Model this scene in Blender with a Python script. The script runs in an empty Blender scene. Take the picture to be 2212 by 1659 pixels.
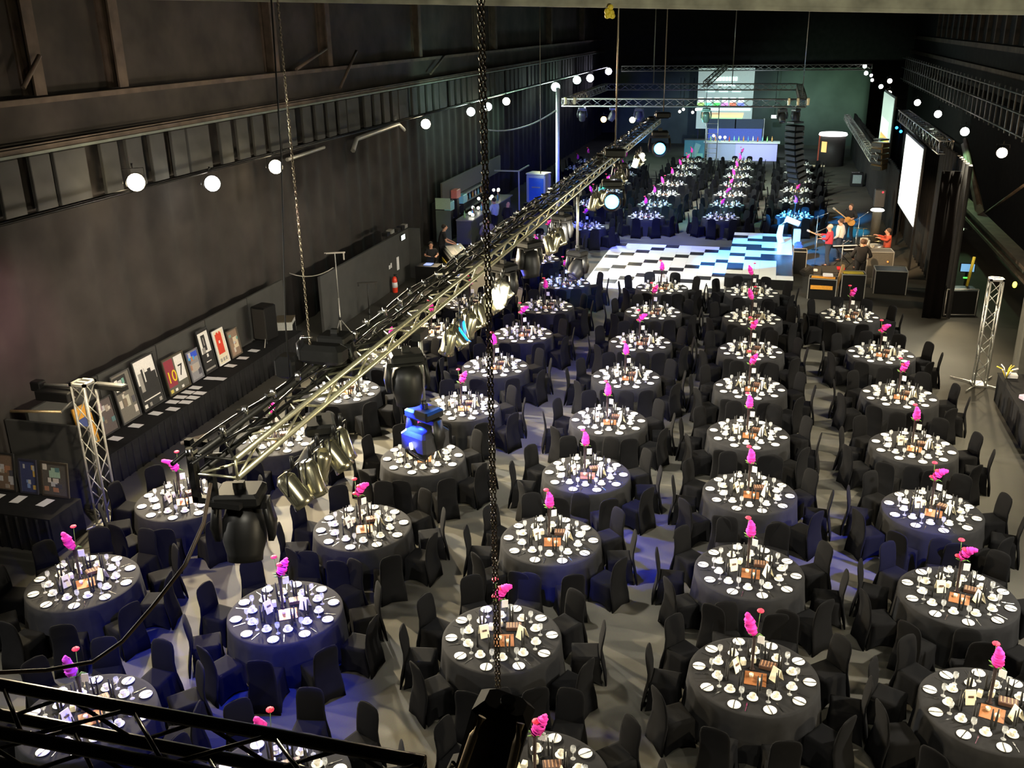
import bpy, math, random
from mathutils import Vector, Matrix
random.seed(7)
PI = math.pi
R = math.radians
# ------------------------------------------------------------------ camera, world, exposure, lights
SC = bpy.context.scene
F, PITCH, YAW, ROLL, HC = 2067.98, R(20.5706), R(15.1581), R(-0.94173), 9.4148
fw = Vector((-math.sin(YAW)*math.cos(PITCH), math.cos(YAW)*math.cos(PITCH), -math.sin(PITCH)))
rt = Vector((math.cos(YAW), math.sin(YAW), 0)); up = rt.cross(fw)
rt2 = rt*math.cos(ROLL)+up*math.sin(ROLL); up2 = -rt*math.sin(ROLL)+up*math.cos(ROLL)
cam = bpy.data.cameras.new('camera'); cam_o = bpy.data.objects.new('camera', cam)
SC.collection.objects.link(cam_o); SC.camera = cam_o
cam.sensor_width = 36; cam.lens = 36*F/2212; cam.clip_start = .1; cam.clip_end = 300
M = Matrix((rt2, up2, -fw)).transposed().to_4x4(); M.translation = Vector((0, 0, HC)); cam_o.matrix_world = M
SC.view_settings.view_transform = 'Standard'; SC.view_settings.look = 'None'
SC.view_settings.exposure = 0.0; SC.view_settings.gamma = 1; SC.view_settings.use_curve_mapping = False
w = bpy.data.worlds.new('world'); SC.world = w; w.use_nodes = True
w.node_tree.nodes['Background'].inputs[0].default_value = (.6, .62, .55, 1)
w.node_tree.nodes['Background'].inputs[1].default_value = .004
COL = SC.collection

def spot(loc, tgt, col, watts, deg, blend=.5, rad=.12):
    l = bpy.data.lights.new('spot_beam', 'SPOT'); l.energy = watts; l.color = col
    l.spot_size = R(deg); l.spot_blend = blend; l.shadow_soft_size = rad
    o = bpy.data.objects.new('spot_beam', l); COL.objects.link(o); o.location = loc
    o.rotation_euler = (Vector(tgt)-Vector(loc)).to_track_quat('-Z', 'Y').to_euler(); return o
def glow(loc, col, watts, rad=.15):
    l = bpy.data.lights.new('lamp_glow', 'POINT'); l.energy = watts; l.color = col; l.shadow_soft_size = rad
    o = bpy.data.objects.new('lamp_glow', l); COL.objects.link(o); o.location = loc; return o
WARM = (1, .82, .52); WHITE = (1, .95, .84); COOL = (.78, 1, .9); BLUE = (.01, .035, 1); CYAN = (.03, .42, 1)
LG = 1.0
# table light from the lamps along the left wall, the truss and the right hand row
LEFT = [(-14, 19, 6.2, WARM, 1.25), (-14, 22.1, 5.7, WHITE, 1.0), (-14, 25.5, 5.66, WARM, 1.0), (-14, 38.4, 5.64, (1, .78, .5), .7), (-14, 44.7, 5.6, COOL, .6),
        (-14, 47.6, 5.6, COOL, .6), (-14, 51.1, 5.6, (1, .85, .6), .6), (-14, 63.3, 5.6, COOL, .5), (-14, 70.4, 5.64, (.6, 1, .75), .35), (-14, 75.6, 5.5, (.9, .95, 1), .3), (-14, 84.1, 5.6, (.8, .75, 1), .4)]
for x, y, z, c, s in LEFT[:4]:
    spot((x+.35, y, z), (-4.5, y-5, .5), c, 12500*s*LG, 95, .6, .15)
for x, y, z, c, s in LEFT[:3]: glow((x-.35, y, z-.05), c, 22*s, .2)  # added point lights that make the lamps' halos on the wall
for x, y, z, c, s in LEFT[3:9]: glow((x-.35, y, z-.05), c, 14*s, .2)
# the two rows of lamps go on beside the viewer, left and right of the gallery
for y, c, p in ((12.0, WARM, 3600), (6.5, WHITE, 2800)): spot((-13.6, y, 5.9), (-5, y+2, .5), c, p*LG, 95, .6, .15)
for y, c, p in ((28, (1, .92, .75), 3600), (20.5, (1, .86, .6), 4200), (13.5, (1, .93, .78), 4200), (7.0, (1, .84, .55), 3200)): spot((7.3, y, 5.6), (0, y+1.5, .5), c, p*LG, 90, .6, .15)
for x, y, z, c, s in LEFT[4:9]:
    spot((x+.35, y, z), (-4, y+1, .3), c, 4600*s*LG, 90, .7, .15)
RIGHT = [(7.5, 58.7, 5.05, WHITE), (7.5, 51, 5.1, (1, .9, .8)), (7.5, 43.5, 5.05, (.9, 1, .9)), (7.5, 36.2, 5.1, (1, .85, .6)), (7.5, 80, 4.7, WARM)]
spot((7.2, 36.2, 5.1), (-1, 27, .5), (1, .8, .5), 4200*LG, 90, .6)
spot((7.1, 43.5, 5.05), (0, 36, .5), (.85, 1, .8), 1800*LG, 80, .6)
# front of house spots beside the viewer's gallery
for x, y, z, tx, ty, c, p in [(-7.6, 4.0, 8.6, -6.9, 14, WHITE, 3000), (-2.6, 4.2, 8.6, -3.4, 15, (1, .93, .75), 3000), (2.5, 4.2, 8.6, 1.6, 15, (1, .95, .8), 3000),
                              (6.2, 4.6, 8.6, 3.6, 16, (1, .84, .55), 2800)]:
    spot((x, y, z), (tx, ty, .7), c, p*.3*LG, 78, .6, .1)
# spots in the long truss, straight down over the middle columns
for y, c in [(14, (1, .96, .85)), (19.5, (1, .95, .82)), (25, (.92, .95, 1)), (31, WHITE)]:
    spot((-3.9, y, 5.55), (-4.2, y+2, .6), c, 1700*LG, 125, .7, .12)
    spot((6.6, y+3, 5.6), (2.3, y+2, .6), (1, .9, .68), 1000*LG, 110, .7, .12)
# blue washes from the moving heads
for a, t, p, d in [((-4.6, 10.7, 5.2), (-1.6, 12.8, 0), 34000, 38), ((-4.6, 10.7, 5.3), (-7.2, 9.6, 0), 3600, 50), ((-4.6, 7.2, 5.2), (-9.0, 12.8, 0), 3800, 40),
                   ((-4.6, 17.4, 5.2), (-5, 23.5, 0), 4000, 60), ((-4.6, 17.4, 5.2), (-1.7, 16.8, 0), 10000, 36), ((6.4, 14, 6), (1.8, 16.8, 0), 8000, 22),
                   ((-4.6, 21.5, 5.2), (-5.2, 30, 0), 4200, 60), ((-4.6, 25, 5.2), (-7.6, 42, 0), 7000, 44), ((-4.6, 37.3, 5.2), (-6.5, 48, 0), 8000, 60), ((-4.6, 37.3, 5.2), (-2, 47, 0), 3600, 50), ((-4, 30, 5.3), (1.5, 24.5, 0), 600, 40)]:
    spot(a, t, BLUE, p, d, .55, .12)
# dance floor and stage
spot((-4.2, 30, 5.5), (-4.3, 38.6, 0), (.95, 1, 1), 5200, 40, .2, .1)
spot((-9, 48, 5.6), (-4.4, 39.2, 0), (.85, 1, .95), 4600, 34, .3, .1)
spot((-4.2, 34, 5.5), (-.75, 39.8, .4), (.01, .3, 1), 40000, 30, .4, .1)
spot((-4.2, 33, 5.5), (.9, 43, .6), (.03, .5, 1), 16000, 16, .4, .1)
spot((-6, 36, 5.6), (2.6, 48.8, 0), (.01, .32, 1), 160000, 9, .6, .1)
spot((5, 50, 5.6), (3.4, 47.6, 0), (.02, .5, 1), 6000, 26, .5, .1)
spot((-4.2, 24.5, 5.5), (-5.8, 34.4, 0), (.05, .8, .6), 4000, 24, .5, .1)
# band light, warm
spot((1.0, 32, 6.0), (3.4, 41, 1.0), (1, .68, .38), 5200, 36, .5, .1)
spot((5.2, 36.5, 5.0), (3.2, 42, .6), (1, .72, .45), 900, 70, .6, .1)
# hanging fixture lit blue, floor behind the dance floor lit teal
spot((-3.95, 12.6, 5.6), (-4.19, 11.0, 4.35), (.0, .2, 1), 2400, 36, .4, .03)
spot((-4, 44, 5.6), (-3.5, 52, 0), (.35, 1, .85), 3800, 75, .7, .1)
spot((-1, 58, 5.7), (-1.5, 62, 0), (.8, 1, .85), 3600, 95, .7, .1)
spot((-1, 68, 5.7), (-1.5, 76, 1), (.62, .8, .95), 2600, 80, .7, .1)
spot((3, 74, 5.6), (3.6, 82, 3.5), (.62, 1, .72), 1500, 70, .8, .1)
spot((-13, 60, 5.6), (-14.2, 41.6, 2.2), (.6, 1, .7), 900, 40, .6, .1)
spot((-4.9, 49.3, 5.45), (-3.4, 54, .5), (1, .93, .78), 3800, 90, .8, .1)  # added warm spots to brighten the far tables
spot((-.9, 49.3, 5.45), (-.6, 55, .5), (1, .95, .82), 3800, 90, .8, .1)
spot((-5, 44, 5.6), (-3.5, 47, 0), (.9, 1, .8), 1500, 100, .8, .1)  # added spot to lift the floor behind the dance floor
# added left wall washes, display, partition
spot((-9.5, 17, 5.9), (-15, 22, 4.6), (1, .84, .7), 620, 120, .9, .3)
spot((-12, 40, 6.2), (-15, 46, 6.6), (.6, 1, .8), 380, 120, .9, .3)
spot((-9.3, 12, 6.3), (-14, 19, 1), (1, .85, .66), 820, 78, .7, .1)
spot((-11.2, 11.8, 5.6), (-15, 15.0, 4.0), (1, .16, .5), 900, 36, .95, .3)  # added magenta spot standing in for lens flare at the left edge
spot((-9, 24, 6.2), (-13.6, 31, 1), (1, .95, .85), 420, 60, .7, .1)
spot((-8, 27, 9), (-15, 27, 9.5), (1, .86, .72), 330, 130, .9, .4)
spot((5.4, 22, 6.0), (8.2, 28, 1.5), (1, .8, .55), 1100, 95, .8, .2)
spot((8.4, 33, 5.6), (9.4, 37, 5.3), (1, .6, .3), 260, 110, .9, .2)
spot((6.6, 46, 5.3), (8, 42, 2.2), (.55, 1, .5), 600, 60, .7, .1)
spot((1, 4, 8.4), (.5, 13.5, 9.9), (1, .95, .72), 1500, 125, .9, .2)  # added spot for the front face of the overhead beam
# spots skimming the long truss
spot((-1.0, 3.6, 8.0), (-4.2, 13, 5.8), (.85, .86, .48), 950, 40, .6, .08)
spot((-1.0, 14, 8.8), (-4.2, 28, 5.8), (.88, .9, .55), 1100, 50, .6, .08)

def at(x, y, z=None, X=None, Y=None):
    d = fw+rt2*((x-1106)/F)-up2*((y-829.5)/F)
    t = (z-HC)/d.z if z is not None else (X/d.x if X is not None else Y/d.y)
    return Vector((0, 0, HC))+d*t

# ------------------------------------------------------------------ materials
MATS = {}
def mat(name, col, rough=.6, metal=0, emit=0, var=.12, scale=30, ecol=None, bump=0, spec=None):
    if name in MATS: return MATS[name]
    m = bpy.data.materials.new(name); m.use_nodes = True; nt = m.node_tree; b = nt.nodes['Principled BSDF']
    b.inputs['Roughness'].default_value = rough; b.inputs['Metallic'].default_value = metal
    if spec is not None: b.inputs['Specular IOR Level'].default_value = spec
    n = nt.nodes.new('ShaderNodeTexNoise'); n.inputs['Scale'].default_value = scale; n.inputs['Detail'].default_value = 3
    tc = nt.nodes.new('ShaderNodeTexCoord'); nt.links.new(tc.outputs['Object'], n.inputs['Vector'])
    r = nt.nodes.new('ShaderNodeValToRGB')
    r.color_ramp.elements[0].position = .3; r.color_ramp.elements[1].position = .7
    r.color_ramp.elements[0].color = (*[c*(1-var) for c in col], 1); r.color_ramp.elements[1].color = (*[min(1, c*(1+var)) for c in col], 1)
    nt.links.new(n.outputs['Fac'], r.inputs['Fac']); nt.links.new(r.outputs['Color'], b.inputs['Base Color'])
    if emit:
        b.inputs['Emission Color'].default_value = (*(ecol or col), 1); b.inputs['Emission Strength'].default_value = emit
    if bump:
        bp = nt.nodes.new('ShaderNodeBump'); bp.inputs['Strength'].default_value = bump
        nt.links.new(n.outputs['Fac'], bp.inputs['Height']); nt.links.new(bp.outputs['Normal'], b.inputs['Normal'])
    MATS[name] = m; return m
def floor_mat():
    m = bpy.data.materials.new('hall carpet'); m.use_nodes = True; nt = m.node_tree; b = nt.nodes['Principled BSDF']; b.inputs['Roughness'].default_value = .85; b.inputs['Specular IOR Level'].default_value = .15
    tc = nt.nodes.new('ShaderNodeTexCoord'); n = nt.nodes.new('ShaderNodeTexNoise'); n.inputs['Scale'].default_value = .35; n.inputs['Detail'].default_value = 4
    n2 = nt.nodes.new('ShaderNodeTexNoise'); n2.inputs['Scale'].default_value = 60
    nt.links.new(tc.outputs['Object'], n.inputs['Vector']); nt.links.new(tc.outputs['Object'], n2.inputs['Vector'])
    r = nt.nodes.new('ShaderNodeValToRGB'); r.color_ramp.elements[0].position = .35; r.color_ramp.elements[1].position = .65
    r.color_ramp.elements[0].color = (.068, .065, .055, 1); r.color_ramp.elements[1].color = (.1, .095, .08, 1)
    nt.links.new(n.outputs['Fac'], r.inputs['Fac'])
    mx = nt.nodes.new('ShaderNodeMixRGB'); mx.blend_type = 'MULTIPLY'; mx.inputs[0].default_value = .35
    nt.links.new(r.outputs['Color'], mx.inputs[1]); nt.links.new(n2.outputs['Color'], mx.inputs[2]); nt.links.new(mx.outputs[0], b.inputs['Base Color'])
    return m
def glass_mat():
    m = bpy.data.materials.new('clear glass'); m.use_nodes = True; b = m.node_tree.nodes['Principled BSDF']
    b.inputs['Base Color'].default_value = (.9, .93, .95, 1); b.inputs['Roughness'].default_value = .04
    b.inputs['Alpha'].default_value = .28; b.inputs['Metallic'].default_value = .3
    return m
CLOTH = mat('black table cloth', (.015, .015, .016), .9, scale=8, spec=.12)
SPANDEX = mat('black chair cover', (.0055, .0055, .006), .95, scale=6, spec=.07)
CHINA = mat('white china', (.86, .85, .8), .25, var=.02); CREAM = mat('cream card', (.82, .76, .56), .6, var=.03); PAPER = mat('white paper', (.8, .8, .82), .7, var=.02)
STEEL = mat('dark steel knife', (.05, .05, .05), .35, .6); SILVER = mat('silver', (.8, .8, .8), .2, 1); GLASS = glass_mat()
COPPER = mat('amber glass mat', (.3, .12, .045), .35, .1, scale=12); FLAME = mat('candle flame', (1, .6, .25), .5, 0, 14, ecol=(1, .5, .18))
BLACK = mat('black plastic', (.006, .006, .006), .45, spec=.3); BLACKM = mat('black painted metal', (.02, .02, .02), .38, .5); GLOSSB = mat('glossy black', (.012, .012, .014), .2)
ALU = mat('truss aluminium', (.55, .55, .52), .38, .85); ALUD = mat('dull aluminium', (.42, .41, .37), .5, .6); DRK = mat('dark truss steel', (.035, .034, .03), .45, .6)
PINK = mat('magenta plume', (.9, .03, .42), .8, bump=.6, scale=60); RED = mat('red gerbera', (.85, .03, .09), .7); LEAF = mat('leaf', (.1, .22, .04), .6); STEMM = mat('dark stem', (.02, .03, .015), .6)
PURPLE = mat('purple plume', (.5, .03, .6), .8, bump=.6, scale=60)
NAP = mat('black napkin', (.01, .01, .011), .8); BROWN = mat('brown box', (.09, .045, .03), .5, scale=25); CHAIN = mat('chain steel', (.4, .34, .26), .35, .9)
DRAPE = mat('black wool drape', (.014, .013, .012), .95, scale=3, var=.3); FLAT = mat('dark grey flat', (.045, .045, .042), .85, scale=2); WALLM = mat('brown concrete', (.05, .042, .034), .9, scale=.8, var=.45)
PALE = mat('grey acoustic board', (.055, .055, .05), .9, scale=1.2, var=.2); GREENR = mat('green grey girder and lit edge', (.13, .15, .12), .6, scale=2, var=.25); RUST = mat('rusty girder', (.1, .072, .05), .75, scale=2, var=.4)
BACKG = mat('grey green backdrop', (.085, .11, .092), .9, scale=.6, var=.2); CEIL = mat('dark ceiling', (.03, .03, .028), .9, scale=1, var=.3); BEAM = mat('dusty beam', (.3, .29, .22), .85, scale=2.5, var=.45)
SKIN = mat('skin', (.62, .33, .22), .55); ORANGE = mat('orange case', (.85, .38, .04), .5); YEL = mat('yellow', (.8, .62, .05), .5); BLUEP = mat('blue plastic', (.03, .1, .5), .4)
def lamp_mat(name, c, s): return mat(name, c, .4, 0, s, var=0, ecol=c)

# ------------------------------------------------------------------ mesh builder
class MB:
    def __init__(s): s.v = []; s.f = []; s.mi = []; s.sm = []; s.mats = []
    def _m(s, m):
        if m not in s.mats: s.mats.append(m)
        return s.mats.index(m)
    def add(s, vs, fs, m, smooth=False):
        o = len(s.v); s.v += [tuple(v) for v in vs]; i = s._m(m)
        for f in fs: s.f.append(tuple(o+k for k in f)); s.mi.append(i); s.sm.append(smooth)
    def box(s, c, d, m, rot=None, taper=1):
        vs = []
        for z in (-.5, .5):
            k = taper if z > 0 else 1
            for x, y in ((-.5, -.5), (.5, -.5), (.5, .5), (-.5, .5)):
                p = Vector((x*d[0]*k, y*d[1]*k, z*d[2]))
                if rot is not None: p = rot @ p
                vs.append(p+Vector(c))
        s.add(vs, [(3, 2, 1, 0), (4, 5, 6, 7), (0, 1, 5, 4), (1, 2, 6, 5), (2, 3, 7, 6), (3, 0, 4, 7)], m); return s
    def bbox(s, c, d, m, bev=.02, rot=None):   # bevelled box
        hx, hy, hz = d[0]/2, d[1]/2, d[2]/2; rings = []
        for z, b in ((-hz, bev), (-hz+bev, 0), (hz-bev, 0), (hz, bev)):
            X, Y = hx-b, hy-b; q = bev*.7
            rings.append([(X, -Y+q, z), (X, Y-q, z), (X-q, Y, z), (-X+q, Y, z), (-X, Y-q, z), (-X, -Y+q, z), (-X+q, -Y, z), (X-q, -Y, z)])
        rr = [[(rot @ Vector(p) if rot is not None else Vector(p))+Vector(c) for p in r] for r in rings]
        s.loft(rr, m, smooth=False); return s
    def loft(s, rings, m, cap=(True, True), smooth=True, closed=True):
        n = len(rings[0]); vs = [p for r in rings for p in r]; fs = []
        for i in range(len(rings)-1):
            for j in range(n if closed else n-1):
                k = (j+1) % n; fs.append((i*n+j, i*n+k, (i+1)*n+k, (i+1)*n+j))
        s.add(vs, fs, m, smooth); o = len(s.v)-len(vs); i = s._m(m)
        if cap[0]: s.f.append(tuple(o+j for j in range(n-1, -1, -1))); s.mi.append(i); s.sm.append(False)
        if cap[1]: s.f.append(tuple(o+(len(rings)-1)*n+j for j in range(n))); s.mi.append(i); s.sm.append(False)
        return s
    def lathe(s, prof, m, c=(0, 0, 0), n=16, rot=None, cap=(True, True)):
        rings = []
        for r, z in prof:
            ring = []
            for k in range(n):
                p = Vector((r*math.cos(2*PI*k/n), r*math.sin(2*PI*k/n), z))
                if rot is not None: p = rot @ p
                ring.append(p+Vector(c))
            rings.append(ring)
        s.loft(rings, m, cap); return s
    def cyl(s, a, b, r, m, n=8, r2=None, smooth=True):
        a = Vector(a); b = Vector(b); q = (b-a).to_track_quat('Z', 'Y').to_matrix(); L = (b-a).length
        s.lathe([(r, 0), (r if r2 is None else r2, L)], m, a, n, q); return s
    def tube(s, pts, r, m, n=6):
        pts = [Vector(p) for p in pts]; rings = []
        for i, p in enumerate(pts):
            t = (pts[min(i+1, len(pts)-1)]-pts[max(i-1, 0)]).normalized()
            u = t.cross(Vector((0, 0, 1)) if abs(t.z) < .9 else Vector((1, 0, 0))).normalized(); v = t.cross(u)
            rr = r[i] if isinstance(r, (list, tuple)) else r
            rings.append([p+(u*math.cos(2*PI*k/n)+v*math.sin(2*PI*k/n))*rr for k in range(n)])
        s.loft(rings, m); return s
    def ball(s, c, r, m, n=10, k=6, sc=(1, 1, 1)):
        prof = [(max(.001, math.sin(PI*i/k)), -math.cos(PI*i/k)) for i in range(k+1)]; rings = []
        for a, z in prof: rings.append([Vector(c)+Vector((a*math.cos(2*PI*j/n)*sc[0], a*math.sin(2*PI*j/n)*sc[1], z*sc[2]))*r for j in range(n)])
        s.loft(rings, m); return s
    def quad(s, a, b, c, d, m): s.add([a, b, c, d], [(0, 1, 2, 3)], m); return s
    def mesh(s, name):
        me = bpy.data.meshes.new(name); me.from_pydata(s.v, [], s.f)
        for m in s.mats: me.materials.append(m)
        me.polygons.foreach_set('material_index', s.mi); me.polygons.foreach_set('use_smooth', s.sm); me.update(); return me
    def obj(s, name, parent=None, loc=None, rz=None):
        o = bpy.data.objects.new(name, s.mesh(name)); COL.objects.link(o)
        if parent is not None: o.parent = parent
        if loc is not None: o.location = loc
        if rz is not None: o.rotation_euler = (0, 0, rz)
        return o
def tag(o, label, cat, group=None, kind=None):
    o['label'] = label; o['category'] = cat
    if group: o['group'] = group
    if kind: o['kind'] = kind
    return o
def struct(o): o['kind'] = 'structure'; return o
def empty(name, loc=(0, 0, 0), rz=0):
    o = bpy.data.objects.new(name, None); o.empty_display_size = .1; COL.objects.link(o); o.location = loc; o.rotation_euler = (0, 0, rz); return o
def thing(name, label, cat, loc=(0, 0, 0), rz=0, group=None): return tag(empty(name, loc, rz), label, cat, group)
def link_copy(o, parent=None):
    c = o.copy(); COL.objects.link(c); c.parent = parent
    for ch in o.children: link_copy(ch, c)
    return c
class Proto:    # the first placement moves the prototype itself, later ones copy it
    def __init__(s, o): s.o = o; s.used = False
    def place(s, loc, rz=0, label=None, cat=None, group=None, sc=None):
        if not s.used: c = s.o; s.used = True
        else: c = link_copy(s.o)
        c.location = loc; c.rotation_euler = (0, 0, rz)
        if sc: c.scale = sc
        if label: tag(c, label, cat, group)
        return c

# ------------------------------------------------------------------ the hall
def wavy(x0, y0, x1, y1, z0, z1, m, fold=.5, amp=.06, name='drape', thick=.04):
    b = MB(); L = math.hypot(x1-x0, y1-y0); n = max(4, int(L/fold*6)); ux, uy = (x1-x0)/L, (y1-y0)/L; rings = []
    for i in range(n+1):
        t = L*i/n; a = amp*math.sin(2*PI*t/fold)+amp*.4*math.sin(t*1.7)
        px, py = x0+ux*t-uy*a, y0+uy*t+ux*a; qx, qy = px-uy*thick, py+ux*thick
        rings.append([(px, py, z0), (px, py, z1), (qx, qy, z1), (qx, qy, z0)])
    b.loft(rings, m, smooth=True); return b.obj(name)
b = MB(); b.box((-2.5, 43, -.1), (28, 94, .2), floor_mat()); struct(b.obj('floor'))
b = MB(); b.box((-2.5, 43, 13.6), (28, 94, .2), CEIL); struct(b.obj('ceiling'))
# left wall: drape below, board band, girder ledge, parapet, upper wall
b = MB(); b.box((-15.75, 43, 6.7), (.3, 90, 13.5), WALLM); struct(b.obj('wall_left'))
b = MB(); b.box((-2.5, 89.9, 6.7), (27, .3, 13.5), DRAPE); struct(b.obj('wall_back'))
b = MB(); b.box((10.6, 43, 6.7), (.3, 90, 13.5), DRAPE); struct(b.obj('wall_right'))
b = MB(); b.box((-15.2, 43, 7.12), (.5, 90, .12), RUST); b.box((-14.93, 43, 7.05), (.05, 90, .06), GREENR); b.box((-14.97, 43, 7.22), (.04, 90, .03), RUST); struct(b.obj('trim_1'))  # thin green grey strip paints the ledge's lit edge
b = MB(); b.box((-15.3, 43, 8.06), (.32, 90, .12), RUST); struct(b.obj('trim_2'))
b = MB(); b.box((-15.45, 43, 7.6), (.12, 90, .9), WALLM); struct(b.obj('trim_3'))
b = MB(); b.box((-15.42, 43, 11.2), (.25, 90, .3), RUST); struct(b.obj('trim_4'))
o = wavy(-15.1, 1, -15.1, 88, 0, 5.75, mat('brown grey wool drape', (.034, .029, .026), .95, scale=1.2, var=.3), 1.1, .05, 'wall_drape'); tag(o, 'dark wool drape hanging along the left wall below the grey boards', 'drape')
ys = 3.0; k = 0
PR = None
while ys < 86:
    wd = .62 if k % 5 else 1.05
    b = MB(); b.bbox((0, 0, 0), (.1, wd, 1.18), PALE, .02)
    if PR is None: PR = {}
    if wd not in PR: PR[wd] = Proto(b.obj('acoustic_board'))
    PR[wd].place((-15.2, ys, 6.38), 0, 'grey upright board in the band under the left wall girder', 'board', 'boards under the left wall girder')
    ys += wd+.33; k += 1
# steel columns on the upper left wall
b = MB(); b.box((0, 0, 0), (.06, .34, 5.2), RUST); b.box((.18, 0, 0), (.3, .05, 5.2), RUST); b.box((.33, 0, 0), (.05, .34, 5.2), RUST)
P_ = Proto(b.obj('steel_column'))
for i, (px, py) in enumerate([(75, 150), (255, 130), (590, 100), (705, 60), (905, 90), (1035, 100), (1070, 100), (1190, 100), (1260, 90)]):
    v = at(px, py, X=-15.3); P_.place((-15.58, v.y, 10.75), 0, 'rusty I-section column on the upper left wall', 'column', 'columns on the upper left wall')
for i, (a, c) in enumerate([((50, 190), (85, 120)), ((735, 190), (770, 110)), ((640, 150), (705, 105)), ((930, 160), (960, 120))]):
    u = at(*a, X=-15.1); v = at(*c, X=-15.1); b = MB(); b.cyl(u, v, .05, RUST)
    tag(b.obj('wall_brace'), ['short brace by the first column on upper left wall', 'brace beside the fourth column on upper left wall', 'brace between third and fourth columns on left wall', 'brace beside the fifth column on upper left wall'][i], 'brace')
# pipes under the boards
u = at(770, 300, X=-14.7); v = at(860, 268, X=-14.7)
b = MB(); b.tube([u+Vector((.1, -.6, -.35)), u, v, v+Vector((0, .6, -.3))], .09, ALUD); b.cyl(v+Vector((0, -.3, 0)), v+Vector((0, -.3, .35)), .06, ALUD)
tag(b.obj('wall_pipe'), 'pale bent pipe on the left wall left of the fifth lamp', 'pipe')
u = at(620, 345, X=-14.7); v = at(700, 318, X=-14.7); b = MB(); b.tube([u, v], .06, ALUD); tag(b.obj('wall_pipe'), 'straight pale pipe on left wall beside the third lamp', 'pipe')
# back end: pale backdrop and side partitions
v0, v1 = at(1335, 150, Y=82), at(1880, 150, Y=82)
o = wavy(v0.x, 82, 6.9, 82, 0, 5.9, BACKG, 2.4, .03, 'backdrop'); tag(o, 'grey green backdrop cloth across the far end of the hall', 'backdrop')
o = wavy(5.6, 46.5, 5.6, 76, 0, 3.0, DRAPE, .6, .05, 'stage_curtain'); tag(o, 'low black curtain running behind the band towards the far end', 'curtain')
o = wavy(6.15, 33.4, 6.15, 60, 0, 5.0, DRAPE, .5, .07, 'stage_curtain'); tag(o, 'tall black curtain behind the two projection screens', 'curtain')
o = wavy(5.25, 33.3, 5.85, 33.3, 0, 4.85, mat('brown drape', (.006, .0045, .004), .95, scale=2, spec=.1), .3, .04, 'stage_curtain'); tag(o, 'narrow dark brown curtain end nearest the right hand tables', 'curtain')
# right wall: ribs, catwalk, girders
for z, nm in ((6.9, 'trim_5'), (8.0, 'trim_6')):
    b = MB(); b.box((10.35, 43, z), (.3, 90, .25), RUST); struct(b.obj(nm))
b = MB(); b.box((0, 0, 0), (.2, .22, 3.6), RUST); P_ = Proto(b.obj('wall_rib'))
for i in range(26): P_.place((10.35, 20+i*2.2, 10.0), 0, 'faint upright rib high on the right hand wall', 'rib', 'ribs high on the right wall')
CATM = mat('dull catwalk rail', (.1, .1, .09), .6, .3)
cw = thing('catwalk', 'dark steel catwalk with railings along the right wall', 'catwalk')
b = MB(); b.box((9.2, 46, 6.05), (.9, 66, .08), DRK); b.obj('deck', cw)
zs = [at(2212, 206, X=8.7).z, at(2212, 250, X=8.7).z, at(2212, 300, X=8.7).z]
for z in zs: b = MB(); b.cyl((8.7, 14, z), (8.7, 79, z), .035, CATM, 6); b.obj('rail', cw)
for i in range(60): b = MB(); b.box((8.72, 15+i*1.05, (zs[0]+zs[2])/2), (.05, .09, zs[0]-zs[2]+.3), CATM); b.obj('post', cw)
g = thing('steel_girder', 'long pale girder sloping into the distance low on the right', 'girder')
b = MB(); b.box((8, 40, 2.12), (.5, 30, .12), RUST); b.box((8, 40, 1.72), (.4, 30, .1), RUST); b.box((8.0, 40, 1.95), (.08, 30, .45), GREENR); b.obj('beam', g)
b = MB(); b.box((8.05, 46.6, 1.0), (.3, .3, 2), DRK); b.obj('post', g); b = MB(); b.box((8.05, 28, .9), (.3, .3, 1.8), DRK); b.obj('post', g)
b = MB(); u = at(2085, 312, X=8); v = at(2116, 455, X=8); b.cyl(u, v, .17, GREENR, 4); b.cyl(u+Vector((0, .2, .2)), v+Vector((0, .2, .2)), .1, RUST, 4)
tag(b.obj('diagonal_brace'), 'green lit diagonal brace rising from girder on the right', 'brace')
b = MB(); b.cyl(at(2116, 470, X=8.3), at(2212, 400, X=8.3), .05, RUST); tag(b.obj('diagonal_brace'), 'thin rusty rod rising right from the pale girder', 'brace')
b = MB(); b.bbox((6.95, 26.9, 2.0), (.45, .6, 4.0), mat('grey column', (.1, .1, .085), .9, scale=3), .03); tag(b.obj('wall_column'), 'grey square column behind the right hand truss tower', 'column')
b = MB(); v = at(2192, 615, X=6.65); b.ball(v, .06, lamp_mat('yellow lamp', (1, .95, .1), 3), sc=(1, 1, 1.5)); b.cyl(v, v+Vector((.12, 0, 0)), .03, BLACK); tag(b.obj('indicator_lamp'), 'small yellow lamp on the grey column at right', 'lamp')
b = MB(); v = at(2078, 495, X=6.6); b.ball(v, .07, lamp_mat('pale lamp', (.8, 1, .7), 2)); b.cyl(v, v+Vector((.3, 0, 0)), .03, BLACK); tag(b.obj('indicator_lamp'), 'small pale green lamp between the big screen and girder', 'lamp')
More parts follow.
